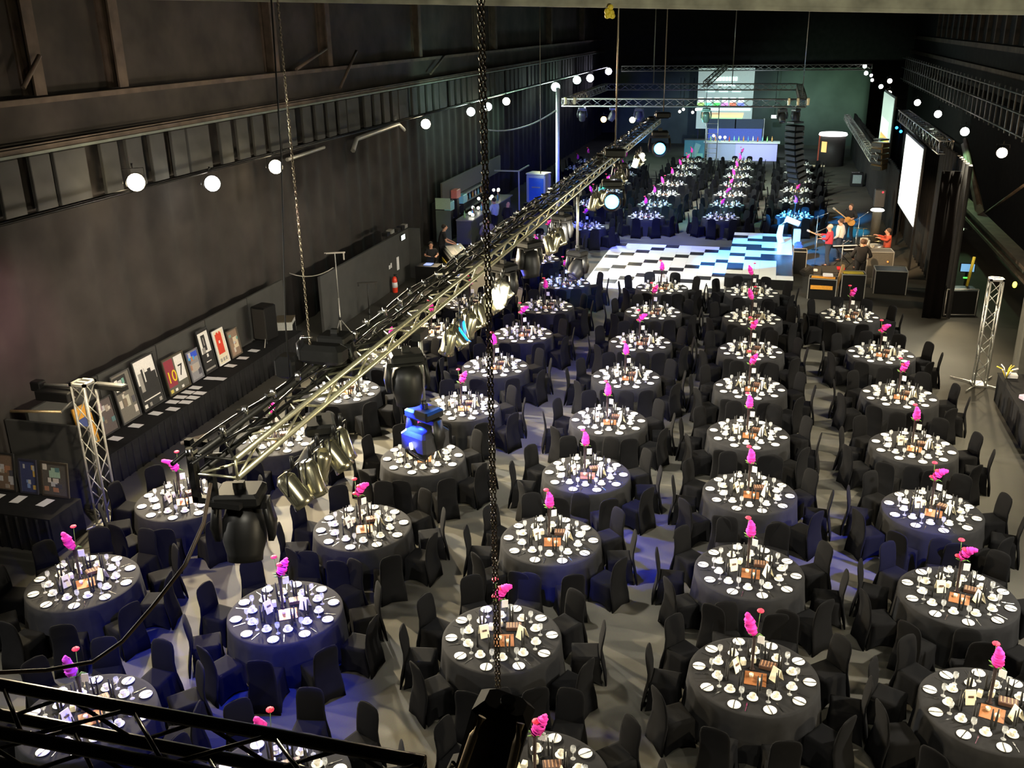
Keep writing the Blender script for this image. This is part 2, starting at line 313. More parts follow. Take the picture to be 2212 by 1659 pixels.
# overhead beam near the top of the view
zb = at(1600, 24, Y=13.6).z
b = MB(); b.box((-.5, 14, zb+.62), (26, .8, .04), BEAM); b.box((-.5, 13.65, zb+.33), (26, .08, .6), BEAM); b.box((-.5, 13.85, zb+.02), (26, .5, .05), BEAM); ob_ = b.obj('crossing_beam'); ob_.matrix_world = Matrix.Translation((0, 0, zb)) @ Matrix.Rotation(R(2.0), 4, 'Y') @ Matrix.Translation((0, 0, -zb)); tag(ob_, 'dusty pale beam crossing just under the roof overhead', 'beam')
b = MB(); v = at(1318, 8, Y=13.4)
for i in range(7): b.ball((v.x+random.uniform(-.06, .06), 13.5, zb-.02+random.uniform(-.02, .12)), .04, YEL, 6, 4)
tag(b.obj('yellow_rag'), 'yellow rag caught on the underside of the overhead beam', 'rag')

# ------------------------------------------------------------------ trusses
def truss(name, label, p0, p1, w_, h_, m, m2=None, rc=.025, rb=.011, step=.5, cat='truss', group=None, faces=4):
    t = thing(name, label, cat, group=group); p0 = Vector(p0); p1 = Vector(p1); d = (p1-p0); L = d.length; d.normalize()
    s = d.cross(Vector((0, 0, 1))) if abs(d.z) < .9 else Vector((1, 0, 0)); s.normalize(); u = s.cross(d).normalized()
    cs = [(s*i*w_/2+u*j*h_/2) for i, j in ((-1, 1), (1, 1), (1, -1), (-1, -1))]
    for i, c in enumerate(cs):
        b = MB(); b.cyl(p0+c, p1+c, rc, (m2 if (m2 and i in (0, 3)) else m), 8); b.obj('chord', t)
    b = MB(); n = max(2, int(L/step))
    for f in range(4):
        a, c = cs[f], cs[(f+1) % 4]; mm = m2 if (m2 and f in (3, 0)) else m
        for k in range(n):
            q0, q1 = p0+d*(L*k/n), p0+d*(L*(k+1)/n)
            b.cyl(q0+(a if k % 2 else c), q1+(c if k % 2 else a), rb, mm, 5)
        b.cyl(p0+a, p0+c, rb, mm, 5); b.cyl(p1+a, p1+c, rb, mm, 5)
    b.obj('bracing', t); return t
LT = truss('lighting_truss', 'long box truss full of lamps running up the hall', (-4.385, 6.5, 5.92), (-4.385, 37.6, 5.92), .37, .17, mat('aluminium with painted gold light', (.62, .6, .42), .33, .85), DRK, .028, .013, .42)  # gold light put into the right chords' colour, left chords kept dark
b = MB()   # end frame of the long truss
for x in (-4.8, -4.62): b.box((x, 6.75, 5.72), (.06, .06, .62), BLACKM)
b.box((-4.71, 6.75, 6.0), (.24, .06, .05), BLACKM); b.box((-4.71, 6.75, 5.44), (.24, .06, .06), BLACKM); b.box((-4.5, 6.7, 5.44), (.34, .06, .05), BLACKM); b.cyl((-4.95, 6.85, 5.93), (-4.7, 6.9, 6.02), .018, RUST)
b.obj('end_frame', LT)
b = MB(); b.tube([(-4.6, 6.2+i*.5, 6.06+.03*math.sin(i*1.3)) for i in range(62)], .02, BLACK, 5); b.tube([(-4.42, 6.2+i*.5, 6.05+.03*math.sin(i*1.7+1)) for i in range(62)], .016, BLACK, 5); b.obj('power_cable', LT)
FT = truss('front_truss', 'near black truss crossing the lower left corner of the view', (-4.4, 2.46, 6.84), (-1.05, 2.46, 6.84), .24, .16, mat('front truss metal', (.06, .055, .05), .3, .85), None, .026, .009, .28)
truss('box_truss', 'near beam of the lamp rig beyond the dance floor', (-10.2, 48, 5.8), (1.3, 48, 5.8), .32, .34, ALUD, None, .03, .015, .5)
truss('box_truss', 'far beam of the lamp rig before the far bar', (-10.2, 60, 5.8), (1.1, 60, 5.8), .32, .34, ALUD, None, .03, .015, .5)
truss('box_truss', 'left side beam of the lamp rig beyond dance floor', (-10.1, 48.2, 5.8), (-10.1, 59.8, 5.8), .32, .34, ALUD, None, .03, .015, .5)
truss('box_truss', 'right side beam of the lamp rig beyond dance floor', (1.2, 48.2, 5.8), (1.2, 59.8, 5.8), .32, .34, ALUD, None, .03, .015, .5)
truss('box_truss', 'thin truss high before the far backdrop', (-11.4, 75, 6.2), (6.3, 75, 6.25), .32, .36, ALUD, None, .035, .02, .6)
u = at(1470, 180, Y=70); truss('box_truss', 'short slanting truss over the far bar', at(1524, 182, Y=66), at(1566, 144, Y=74), .3, .3, ALUD, None, .04, .02, .6)
truss('box_truss', 'silver truss above the large white screen', (6.05, 38.3, 5.0), (6.0, 51.5, 5.0), .45, .45, ALU, None, .035, .018, .45)
truss('box_truss', 'low pale truss beam lying above the black curtain', (4.75, 50, 3.1), (4.75, 72, 3.1), .3, .3, ALU, None, .04, .02, .5)
def tower(label, x, y, z, w_, m, rz, foot):
    t = truss('truss_tower', label, (x, y, .05), (x, y, z), w_, w_, m, None, .024, .012, .34)
    b = MB(); b.box((x, y, .03), (w_+.1, w_+.1, .05), m)
    for k in range(4):
        a = rz+k*PI/2+PI/4; b.cyl((x, y, .04), (x+foot*math.cos(a), y+foot*math.sin(a), .04), .022, m)
    b.obj('base', t); b = MB(); b.box((x, y, z+.02), (w_+.08, .06, .04), m)
    for sy in (-1, 1): b.box((x, y+sy*w_/2, z+.02), (w_+.06, .06, .05), m)
    for sx in (-1, 1): b.box((x+sx*w_/2, y, z+.02), (.06, w_+.06, .05), m)
    b.obj('top_frame', t); return t
tower('silver truss tower in front of the picture display', -12.55, 14.6, 3.05, .3, ALUD, .3, .75)
tower('silver truss tower by the grey column on the right', 5.93, 26.9, 2.95, .3, ALU, .2, .8)
b = MB(); b.bbox((-13.1, 14.5, 2.82), (.75, .35, .2), BLACKM); b.cyl((-13.8, 14.0, 2.6), (-12.9, 14.3, 2.55), .03, mat('brass with painted light', (.6, .45, .25), .4, .8)); b.cyl((-12.9, 14.3, 2.55), (-12.7, 14.5, 2.8), .02, ALUD)  # the bar's lit tone is put into its brass colour
b.cyl((-13.5, 14.6, 2.95), (-12.5, 14.6, 3.0), .03, ALUD); b.bbox((-13.55, 14.55, 2.95), (.22, .2, .2), BLACKM); b.bbox((-12.1, 14.8, 2.95), (.7, .16, .12), BLACKM)
tag(b.obj('follow_spot_bracket'), 'dark bar of fixtures clamped to top of left truss tower', 'bracket')

# ------------------------------------------------------------------ lamps and moving heads
def lens_mat(c, s): return lamp_mat('lens %.2f %.2f %.2f %d' % (*c, s), c, s)
def stage_lamp(loc, tgt, c, s, r, label, group=None, L=.34):
    t = thing('stage_lamp', label, 'lamp', group=group); loc = Vector(loc); d = (Vector(tgt)-loc).normalized(); q = d.to_track_quat('Z', 'Y').to_matrix()
    b = MB(); b.lathe([(r*.5, -L), (r*.85, -L*.8), (r*.95, -.05), (r*1.12, .02), (r*1.02, .02), (r*1.0, -.02)], BLACKM, loc, 16, q, (True, False)); hs_ = b.obj('housing', t)
    b = MB(); b.lathe([(r*.98, -.01), (r*.7, .02), (.001, .035)], lens_mat(c, s), loc, 16, q); b.obj('lens', hs_)
    b = MB(); sd = d.cross(Vector((0, 0, 1))).normalized()*(r*1.2); p = loc-d*L*.5
    b.tube([p-sd, p-sd+Vector((0, 0, r*1.6)), p+sd+Vector((0, 0, r*1.6)), p+sd], .012, BLACKM, 5); b.cyl(p+Vector((0, 0, r*1.6)), p+Vector((0, 0, r*1.6+.12)), .025, BLACKM); b.obj('yoke', t)
    return t
LL = ['brightest warm lamp, first in the row along the left wall', 'white lamp second in the row along the left wall', 'warm lamp third in the row along the left wall', 'warm lamp alone in middle of the left wall row',
      'greenish lamp, left of three in left wall row', 'greenish lamp, middle of three in left wall row', 'warm lamp, right of three in left wall row', 'white lamp at the top of the tall white pole',
      'green lamp just beyond the tall white pole', 'small oval white lamp beyond the green lamp', 'violet white lamp at the far end of left wall row']
for (x, y, z, c, s), l in zip(LEFT, LL):
    stage_lamp((x+.1, y, z), (0, y*.35, HC) , c, 60, .2 if y < 60 else .28, l)
b = MB(); b.cyl((-14.3, 3, 6.0), (-14.3, 86, 5.9), .03, BLACKM); b.cyl((-14.0, 3, 6.02), (-14.0, 86, 5.95), .03, BLACKM)
tag(b.obj('lamp_rail'), 'black pipe rail carrying the row of lamps on the left wall', 'rail')
RL = ['white oval lamp over the large screen, farthest of the right row', 'pinkish lamp above the silver screen truss', 'white oval lamp right of the silver screen truss', 'warm lamp glowing on brown wall at the far right']
for (x, y, z, c), l in zip(RIGHT, RL): stage_lamp((x, y, z), (0, 8, 7.5), c, 60, .17, l)
for i, (px, py, c, l) in enumerate([(1868, 143, (.9, .95, 1), 'white lamp, topmost at the far right end of rig'), (1871, 158, (1, 1, 1), 'white lamp below the topmost at far right end'), (1882, 163, (.85, .7, 1), 'tiny violet lamp beside the far right rig end'),
                                    (1884, 173, (1, .95, .9), 'tiny white lamp under the tiny violet one'), (1922, 175, (1, .85, .65), 'slanting warm lamp high above the rainbow screen'), (1903, 187, (.7, 1, .8), 'greenish white lamp left above the rainbow screen'),
                                    (1921, 201, (1, .8, .5), 'warm lamp right on top of the rainbow screen')]):
    v = at(px, py, X=6.6 if i > 3 else 6.0); stage_lamp(v, (0, 10, 6), c, 50, .14 if i in (0, 1, 4, 5, 6) else .1, l)
for (px, py, l) in [(1937, 276, 'left tiny blue light between the two big screens'), (1946, 284, 'right tiny blue light between the two big screens')]:
    v = at(px, py, X=5.9); b = MB(); b.ball(v, .07, lens_mat((.02, .3, 1), 9)); b.cyl(v, v+Vector((0, .25, 0)), .06, BLACK); tag(b.obj('blue_beacon'), l, 'lamp')
for (px, py, l) in [(1304, 258, 'orange lamp hanging under the near rig beam'), (1366, 259, 'yellow lamp right of the orange one under rig')]:
    v = at(px, py, Y=54); stage_lamp(v, (0, 8, 8), (1, .5, .1) if 'orange' in l[:7] else (1, .8, .35), 30, .16, l)

def moving_head(name, label, loc, tilt, pan, lens, s=1.0, group=None, c=BLACK):
    t = thing(name, label, 'moving light', loc, pan, group)
    b = MB(); b.bbox((0, 0, 0), (.42*s, .34*s, .13*s), c, .03*s); b.box((0, 0, .09*s), (.1*s, .06*s, .08*s), BLACKM); b.obj('base', t)
    b = MB()
    for sx in (-1, 1): b.loft([[(sx*.2*s, -.07*s, -.06*s), (sx*.2*s, .07*s, -.06*s), (sx*.25*s, .07*s, -.06*s), (sx*.25*s, -.07*s, -.06*s)], [(sx*.23*s, -.09*s, -.3*s), (sx*.23*s, .09*s, -.3*s), (sx*.29*s, .09*s, -.3*s), (sx*.29*s, -.09*s, -.3*s)],
                              [(sx*.22*s, -.05*s, -.46*s), (sx*.22*s, .05*s, -.46*s), (sx*.27*s, .05*s, -.46*s), (sx*.27*s, -.05*s, -.46*s)]], c)
    b.box((0, 0, -.08*s), (.5*s, .16*s, .06*s), c); b.obj('yoke', t)
    q = Matrix.Rotation(tilt, 3, 'X')
    b = MB(); b.lathe([(.08*s, -.26*s), (.17*s, -.22*s), (.2*s, -.1*s), (.2*s, .08*s), (.165*s, .2*s), (.16*s, .27*s), (.14*s, .27*s), (.14*s, .24*s)], c, (0, 0, -.38*s), 18, q, (True, False)); hd_ = b.obj('head', t)
    b = MB(); b.lathe([(.14*s, .25*s), (.09*s, .265*s), (.001, .27*s)], lens, (0, 0, -.38*s), 18, q); b.obj('lens', hd_)
    return t
DARKL = mat('dark lens', (.05, .05, .06), .1); BL = lens_mat((.02, .25, 1), 45)
MH = [(-4.45, 6.9, 5.45, 160, 15, DARKL, 'moving light nearest the viewer on the long truss', 1.0), (-4.4, 8.45, 5.5, 130, -60, DARKL, 'moving light second along the long truss, hanging left', .95),
      (-4.3, 10.75, 5.5, 175, 30, DARKL, 'moving light third along long truss, hanging over tables', 1.0), (-4.6, 9.4, 6.15, 20, 0, DARKL, 'black moving light standing on top of the long truss', .8),
      (-4.35, 15.6, 5.5, 150, -30, DARKL, 'moving light on long truss right of the hanging chain', 1.0), (-4.35, 17.5, 5.5, 170, 60, DARKL, 'moving light above the blue lit back tables', 1.0),
      (-4.5, 21.6, 5.45, 80, 12, BL, 'moving light with small blue lens behind second drop pole', .7), (-4.0, 25.1, 5.5, 80, 10, BL, 'moving light with bright blue lens before dance floor', 1.3), (-4.15, 37.2, 5.5, 82, 8, BL, 'moving light with bright blue lens at far truss end', 1.5),
      (-4.3, 20.2, 5.5, 160, -20, DARKL, 'dark moving light on long truss near second pole', .9), (-4.3, 28.5, 5.5, 165, 20, DARKL, 'dark moving light on far half of the long truss', .9)]
for x, y, z, ti, pa, le, l, s in MH: moving_head('moving_head', l, (x, y, z), R(ti), R(pa), le, s)
# fixtures on drop poles
def drop(x, y, ztop, zb, label, lf, s=1.0):
    b = MB(); b.cyl((x, y, ztop), (x, y, zb), .03, ALU, 10); b.box((x, y, ztop), (.12, .3, .1), BLACKM); b.cyl((x, y, zb-.02), (x, y, zb+.1), .045, BLACKM); tag(b.obj('drop_pole'), label, 'pole')
    return moving_head('hanging_fixture', lf, (x, y, zb-.08), R(130), R(-25), DARKL, s)
t = drop(-4.19, 11, 5.72, 4.72, 'grey drop pole under near part of the long truss', 'black moving light flooded blue, on nearest drop pole', 1.0)
b = MB(); b.bbox((.02, -.02, -.36), (.46, .5, .3), mat('satin black case', (.03, .03, .035), .3), .05); b.obj('body_cover', t)
b = MB(); b.cyl((.02, -.3, -.38), (.03, -.28, -.38), .05, lens_mat((.9, .95, 1), 6)); b.obj('status_lamp', t)
drop(-4.3, 22, 5.72, 4.4, 'grey drop pole left of the dance floor', 'black moving light on the pole left of dance floor', 1.0)
# par cans under the truss, gold light put into the can colour
def par(tilt):
    t = empty('par_can'); q = Matrix.Rotation(tilt, 3, 'Y')
    b = MB(); b.lathe([(.05, -.2), (.1, -.14), (.1, .1), (.115, .16), (.1, .16)], mat('polished can', (.6, .58, .42), .22, .95), (0, 0, -.3), 12, q, (True, False)); cn_ = b.obj('can', t)
    b = MB(); b.lathe([(.1, .13), (.05, .15), (.001, .16)], mat('dim lens', (.5, .5, .4), .1, .2), (0, 0, -.3), 12, q); b.obj('lens', cn_)
    b = MB(); b.tube([(0, -.12, -.3), (0, -.12, -.06), (0, .12, -.06), (0, .12, -.3)], .01, BLACKM, 5); b.cyl((0, 0, -.06), (0, 0, .06), .02, BLACKM); b.obj('yoke', t); return t
PP = [Proto(par(a)) for a in (2.5, 2.9, 3.4)]
i = 0
for y0, n in ((7.3, 5), (11.9, 6), (13.7, 5), (18.2, 4), (23, 4), (26.4, 5), (30.5, 5)):
    for k in range(n):
        PP[i % 3].place((-4.12+.05*(k % 2), y0+k*.27, 5.62), 0, 'small polished can lamp in a cluster under the long truss', 'lamp', 'can lamps under the long truss'); i += 1
b = MB(); b.cyl((0, 0, 0), (0, 0, .1), .03, SILVER); b.box((0, .03, .05), (.05, .1, .03), SILVER); P_ = Proto(b.obj('truss_clamp'))
for i in range(64): P_.place((-4.56+.03*math.sin(i*2.1), 6.4+i*.485, 6.02), i*.9, 'small shiny clamp on the top of the long truss', 'clamp', 'clamps on the long truss')
for x, l in ((-9.2, 'left'), (-7.7, 'left'), (-6.4, 'left'), (.3, 'right'), (.9, 'right'), (-3.2, 'middle')):
    moving_head('rig_fixture', {-9.2: 'leftmost moving light under near rig beam', -7.7: 'second moving light from left under near rig beam', -6.4: 'third moving light from left under near rig beam', .3: 'second moving light from right under near rig beam', .9: 'rightmost moving light under near rig beam', -3.2: 'moving light under middle of near rig beam'}[x], (x, 48, 5.5), R(150), x, DARKL if x > -3 or x < -4 else lens_mat((.02, .1, 1), 20), .9, c=mat('grey plastic', (.06, .06, .055), .35))
for i, (x, z) in enumerate([(-9.95, 5.9), (-9.5, 5.9), (.55, 5.9), (.95, 5.9), (1.4, 5.9)]):
    b = MB(); b.bbox((x, 47.6, z), (.12, .2, .34), mat('ballast with painted gold light', (.8, .62, .35), .3, .5), .02); tag(b.obj('lamp_ballast'), ['leftmost box with painted gold light on rig corner', 'second box with painted gold light on left rig corner', 'left box with painted gold light on right rig corner', 'middle box with painted gold light on right rig corner', 'right box with painted gold light on right rig corner'][i], 'box')  # gold light on these boxes is put into their colour
# hoists and chains
def chain(x, y, z0, z1, pitch, r, strands, name, label, m=CHAIN):
    b = MB(); n = int((z1-z0)/pitch)
    for k in range(n):
        z = z0+k*pitch
        for s_ in strands:
            a = R(90*(k % 2)); pts = []
            for j in range(7):
                th = 2*PI*j/6; pts.append((x+s_+math.cos(a)*math.cos(th)*pitch*.34, y+math.sin(a)*math.cos(th)*pitch*.34, z+math.sin(th)*pitch*.68))
            b.tube(pts, r, m, 4)
    return tag(b.obj(name), label, 'chain')
chain(-.95, 3.2, 6.8, 9.95, .017, .0026, (-.0065, .0065), 'hoist_chain', 'double steel chain hanging in the middle of the view')
chain(-4.5, 8.6, 6.35, 10.6, .032, .005, (0,), 'hoist_chain', 'brown lit chain rising from the near hoist at left')
b = MB(); b.tube([(-4.5, 8.5, 9.9), (-4.56, 8.5, 8.3), (-4.7, 8.5, 6.6), (-4.72, 8.5, 5.9)], .008, BLACKM); tag(b.obj('control_cable'), 'thin black cable hanging beside the brown lit chain', 'cable')
for x, y, z, l in [(-4.07, 26, 6.35, 'thin chain rising from middle of the long truss'), (-4.06, 37.3, 6.3, 'thin chain rising from far end of the long truss'), (1.1, 47, 6.2, 'thin chain rising over the curved speaker column'), (-9.9, 42, 3.2, 'thin chain hanging down to the bottle fridge'), (-7.2, 60, 6.0, 'thin chain rising from the far rig beam'), (-2.6, 60, 6.0, 'thin chain rising from right half of far rig beam')]:
    b = MB(); b.cyl((x, y, z), (x, y, 13.4), .022 if y < 50 else .03, CHAIN, 5); tag(b.obj('lifting_chain'), l, 'chain')
for x, y, z, l, s in [(-4.42, 8.72, 6.2, 'black hoist motor on the near end of long truss', .82), (-4.07, 26, 6.15, 'hoist motor on the middle of the long truss', .9), (-4.06, 37.3, 6.15, 'hoist motor at the far end of the long truss', .9)]:
    t = thing('hoist_motor', l, 'hoist', (x, y, z)); b = MB(); b.bbox((0, 0, 0), (.62*s, .26*s, .26*s), BLACK, .05); b.bbox((-.5*s, 0, -.2*s), (.3*s, .3*s, .3*s), BLACK, .04); b.obj('body', t)
    b = MB(); b.tube([(-.36*s, 0, -.1), (-.36*s, 0, .1), (-.28*s, 0, .17), (-.14*s, 0, .17)], .012, SILVER, 6); b.obj('handle', t)
t = thing('hoist_motor', 'large black hoist motor at the bottom centre, nearest the viewer', 'hoist', (-.9, 2.95, 6.62)); q = Matrix.Rotation(R(14), 3, 'Y') @ Matrix.Rotation(R(-8), 3, 'X')
b = MB(); HB = mat('matt black casing', (.008, .007, .006), .75, spec=.15); b.bbox((0, 0, .1), (.23, .2, .4), HB, .035, q); b.bbox((-.06, 0, -.22), (.36, .3, .34), HB, .07, q); b.cyl((.06, 0, .28), (.065, 0, .33), .03, BLACKM, 12); b.obj('body', t)
GOLD = mat('metal with painted gold glint', (.6, .48, .3), .45, .5)  # gold glint of the hoist edges painted into the handle colour
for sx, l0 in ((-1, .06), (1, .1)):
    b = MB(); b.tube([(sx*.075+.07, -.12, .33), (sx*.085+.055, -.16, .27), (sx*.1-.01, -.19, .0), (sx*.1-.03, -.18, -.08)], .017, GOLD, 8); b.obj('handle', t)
b = MB(); b.tube([(.1, -.12, .05), (.18, -.16, .02), (.24, -.16, -.12), (.26, -.14, -.4)], .011, BLACK, 8); b.tube([(.04, -.14, .12), (.12, -.17, .05), (.15, -.17, -.15), (.16, -.15, -.4)], .01, BLACK, 8); b.obj('cable', t)
b = MB(); b.tube([(-.12, -.14, .1), (-.17, -.16, .04), (-.16, -.16, -.02)], .014, SILVER, 6); b.obj('latch', t)
b = MB(); pts = [at(455, 1045, Y=6.0), at(440, 1130, Y=5.7), at(400, 1220, Y=5.4), at(330, 1310, Y=5.2), at(265, 1385, Y=5.0), at(200, 1430, Y=4.9), at(100, 1448, Y=4.8), at(0, 1453, Y=4.7), at(-90, 1450, Y=4.6)]
P2 = []
for i in range(len(pts)-1):
    for k in range(4): P2.append(pts[i].lerp(pts[i+1], k/4))
b.tube(P2, .016, mat('brown cable', (.07, .05, .035), .4), 8); tag(b.obj('power_cable'), 'thick drooping cable from the long truss to left edge', 'cable')
b = MB(); u = at(1040, 278, Y=46); v = at(1205, 235, Y=48)
b.tube([u.lerp(v, k/10)+Vector((0, 0, -.9*(1-(2*k/10-1)**2)*.5)) for k in range(11)], .035, ALUD, 6); tag(b.obj('hanging_cable'), 'pale cable sagging towards the tall white pole', 'cable')
b = MB(); b.cyl((-10.43, 48, 0), (-10.43, 48, 6.5), .1, mat('white pole', (.6, .62, .55), .5), 10); b.box((-10.43, 48, .05), (.8, .8, .1), BLACKM); tag(b.obj('tall_pole'), 'tall white pole left of the lamp rig', 'pole')
# line arrays
def line_array(x, y, z0, n, s, label, bend, m=BLACK):
    t = thing('speaker_array', label, 'speaker', (x, y, z0), R(-50)); a = 0; p = Vector((0, 0, 0))
    b = MB(); b.box((0, 0, .12*s), (.5*s, .6*s, .08*s), BLACKM); b.obj('flying_frame', t)
    for k in range(n):
        q = Matrix.Rotation(a, 3, 'X'); b = MB(); c = p+q @ Vector((0, 0, -.14*s)); b.bbox(c, (.8*s, .55*s, .25*s), m, .04*s, q)
        b.box(c+q @ Vector((0, -.28*s, 0)), (.7*s, .02*s, .18*s), mat('speaker grille', (.03, .028, .024), .6), q); b.obj('cabinet', t)
        p = p+q @ Vector((0, 0, -.28*s)); a += bend
    return t
line_array(.8, 42, 5.4, 10, .85, 'curved black speaker column hanging right of the tables', R(2.3))
line_array(5.1, 51.2, 3.75, 5, .95, 'short speaker stack with gold light painted on under the rainbow screen', R(3), mat('box with painted gold light', (.35, .22, .1), .3, .6))  # cabinet colour carries the gold light falling on the stack

# ------------------------------------------------------------------ banquet tables
def circ(n, r, z, f=lambda a: 0): return [((r+f(2*PI*k/n))*math.cos(2*PI*k/n), (r+f(2*PI*k/n))*math.sin(2*PI*k/n), z) for k in range(n)]
def make_table():
    t = empty('round_table'); b = MB(); n = 72
    fold = lambda s: (lambda a: s*(math.sin(a*18)+.4*math.sin(a*7+1)))
    b.loft([circ(n, .02, .752), circ(n, .86, .752)], CLOTH, (True, False), False)
    b.loft([circ(n, .86, .752), circ(n, .893, .748), circ(n, .905, .735), circ(n, .915, .6, fold(.006)), circ(n, .94, .3, fold(.018)), circ(n, .965, .006, fold(.028))], CLOTH, (False, False))
    b.obj('tablecloth', t)
    b = MB(); b.lathe([(.88, .71), (.88, .74)], mat('plywood', (.3, .2, .1), .6), n=32); b.lathe([(.3, .004), (.06, .05), (.05, .7)], BLACKM); b.obj('tabletop', t); return t
def make_chair():
    t = empty('banquet_chair'); b = MB(); rings = []
    for z, wd, y, th in [(.0, .48, -.33, .05), (.2, .46, -.31, .05), (.45, .42, -.255, .06), (.62, .4, -.255, .05), (.8, .4, -.285, .045), (.88, .37, -.3, .04), (.925, .31, -.31, .035), (.945, .2, -.315, .02)]:
        fr = []
        for u in (-1, -.85, -.5, 0, .5, .85, 1): fr.append((u*wd/2, y+th/2*(1-abs(u)**3*.6), z+(.075*(1-abs(u)) if z == 0 else (.012*(1-u*u) if z > .85 else 0))))
        bk = [(p[0], y-th/2*(1-abs(p[0]/(wd/2))**3*.6), p[2]) for p in reversed(fr)]
        rings.append(fr+bk)
    b.loft(rings, SPANDEX); b.obj('backrest', t)
    b = MB(); rings = []
    for z, a, c0, c1, lift in [(.0, .24, -.28, .2, .085), (.12, .22, -.26, .19, .02), (.3, .205, -.25, .18, 0), (.42, .205, -.24, .185, 0), (.465, .2, -.235, .18, 0), (.48, .16, -.2, .14, 0)]:
        rg = []
        cor = [(-a, c0), (a, c0), (a, c1), (-a, c1)]
        for i in range(4):
            p, q = cor[i], cor[(i+1) % 4]
            for k in range(4):
                f = k/4; m_ = 4*f*(1-f); ins = .10*m_*lift/.085
                x, y = p[0]+(q[0]-p[0])*f, p[1]+(q[1]-p[1])*f; rg.append((x*(1-ins), y*(1-ins), z+lift*m_))
        rings.append(rg)
    b.loft(rings, SPANDEX, (False, True)); b.obj('seat', t); return t
TAB = []   # x, y, near-block row word, column word
ORD = ['first', 'second', 'third', 'fourth', 'fifth', 'sixth', 'seventh', 'eighth', 'ninth']
cols = [[(-8.38, 8.7), (-10.67, 11.57), (-10.71, 14.6), (-10.3, 17.7), (-10.06, 20.86), (-9.8, 23.6), (-9.56, 26.2), (-9.3, 29.3)],
        [(-5.29, 8.21), (-6.92, 11.57), (-6.81, 14.4), (-6.75, 17.52), (-6.79, 20.47), (-6.82, 23.48), (-6.8, 26.45), (-6.78, 29.47), (-6.81, 32.57)],
        [(-2.2, 9.0), (-3.4, 11.72), (-3.32, 14.74), (-3.2, 17.52), (-3.22, 20.4), (-3.25, 23.4), (-3.28, 26.38), (-3.3, 29.54), (-3.37, 32.62)],
        [None, (.3, 11.7), (.15, 14.49), (.07, 17.41), (-.05, 20.33), (-.1, 23.3), (-.17, 26.29), (-.22, 29.5), (-.32, 32.62)],
        [None, (3.38, 11.71), (3.4, 14.5), (3.4, 17.42), (3.41, 20.39), (3.45, 23.52), (3.3, 26.74), (2.7, 30.4)]]
for ci, c in enumerate(cols):
    for ri, p in enumerate(c):
        if p: TAB.append((p[0], p[1], 'table %s from front in %s column' % (ORD[ri], ORD[ci]), 0))
far = {'far left group': [(-8.65, 36.02), (-9.01, 39.65), (-7.97, 42.69), (-8.7, 48.5), (-8.62, 52.5), (-8.62, 55.45), (-8.72, 58.73), (-9.1, 62.3), (-11.9, 60.9), (-11.8, 64)],
       'far left column': [(-5.61, 45.61), (-5.59, 48.91), (-5.48, 52.07), (-5.39, 55.45), (-5.23, 59.26), (-5.15, 62.08), (-5.12, 65.13)],
       'far middle column': [(-2.11, 46.0), (-2.03, 49.39), (-2.02, 52.35), (-1.92, 55.68), (-1.89, 59.03), (-1.9, 62.15), (-1.95, 65.59)],
       'far right column': [(1.25, 46.9), (1.35, 50.92), (1.39, 54.29), (1.63, 57.61), (1.61, 61.28), (1.63, 64.56)]}
for g, l in far.items():
    for ri, p in enumerate(l): TAB.append((p[0], p[1], 'table %s from front in %s' % ((ORD+['last'])[ri], g), 1))
PT = Proto(make_table()); PCH = Proto(make_chair())
POS = {0: 'near right', 1: 'lower right', 2: 'right', 3: 'upper right', 4: 'far right', 5: 'far left', 6: 'upper left', 7: 'left', 8: 'lower left', 9: 'near left'}
def seats(x, y, rng):
    base = math.atan2(-y, -x)+rng.uniform(-.06, .06)
    # walking anticlockwise from the side facing the viewer: first seats lie to the viewer's right
    return [(base+R(18+36*k), POS[k]) for k in range(10)]
LIM = dict(chair=300, plate=300, cup=300, saucer=300, glass=300, nap=300, knife=150, fork=150)
cnt = {k: 0 for k in LIM}; restlist = {k: [] for k in LIM}
def put(kind, proto, loc, rz, label, cat, group):
    if cnt[kind] < LIM[kind]: cnt[kind] += 1; proto.place(loc, rz, label, cat, group)
    else: restlist[kind].append((loc, rz))
b = MB(); b.lathe([(.05, 0), (.06, .004), (.088, .013), (.09, .016), (.06, .009), (.001, .008)], CHINA, n=20); PPL = Proto(b.obj('side_plate'))
b = MB(); b.lathe([(.04, 0), (.05, .004), (.076, .013), (.077, .016), (.04, .007), (.001, .006)], CHINA, n=18); PSA = Proto(b.obj('saucer'))
tc = empty('coffee_cup'); b = MB(); b.lathe([(.026, 0), (.03, .005), (.042, .03), (.047, .062), (.044, .062), (.038, .03), (.001, .008)], mat('cream china', (.82, .78, .66), .25, var=.02), n=16); b.obj('bowl', tc)
b = MB(); b.tube([(.042, 0, .052), (.066, 0, .05), (.068, 0, .03), (.04, 0, .02)], .005, mat('cream china', (1, 1, 1)), 5); b.obj('handle', tc); PCU = Proto(tc)
tg = empty('wine_glass'); b = MB(); b.lathe([(.012, .09), (.03, .11), (.038, .14), (.034, .185), (.032, .185), (.035, .14), (.001, .1)], GLASS, n=12); b.obj('bowl', tg)
b = MB(); b.lathe([(.034, 0), (.032, .003), (.005, .008), (.004, .09), (.012, .1)], GLASS, n=12); b.obj('stem', tg); PGL = Proto(tg)
b = MB()
for sx in (-1, 1): b.loft([[(sx*.022-.014, -.012, 0), (sx*.022+.014, -.012, 0), (sx*.022+.014, .012, 0), (sx*.022-.014, .012, 0)], [(sx*.03-.012, -.01, .16), (sx*.03+.012, -.01, .16), (sx*.03+.012, .01, .16), (sx*.03-.012, .01, .16)], [(sx*.036-.006, -.005, .31), (sx*.036+.006, -.005, .31), (sx*.036+.006, .005, .31), (sx*.036-.006, .005, .31)]], NAP)
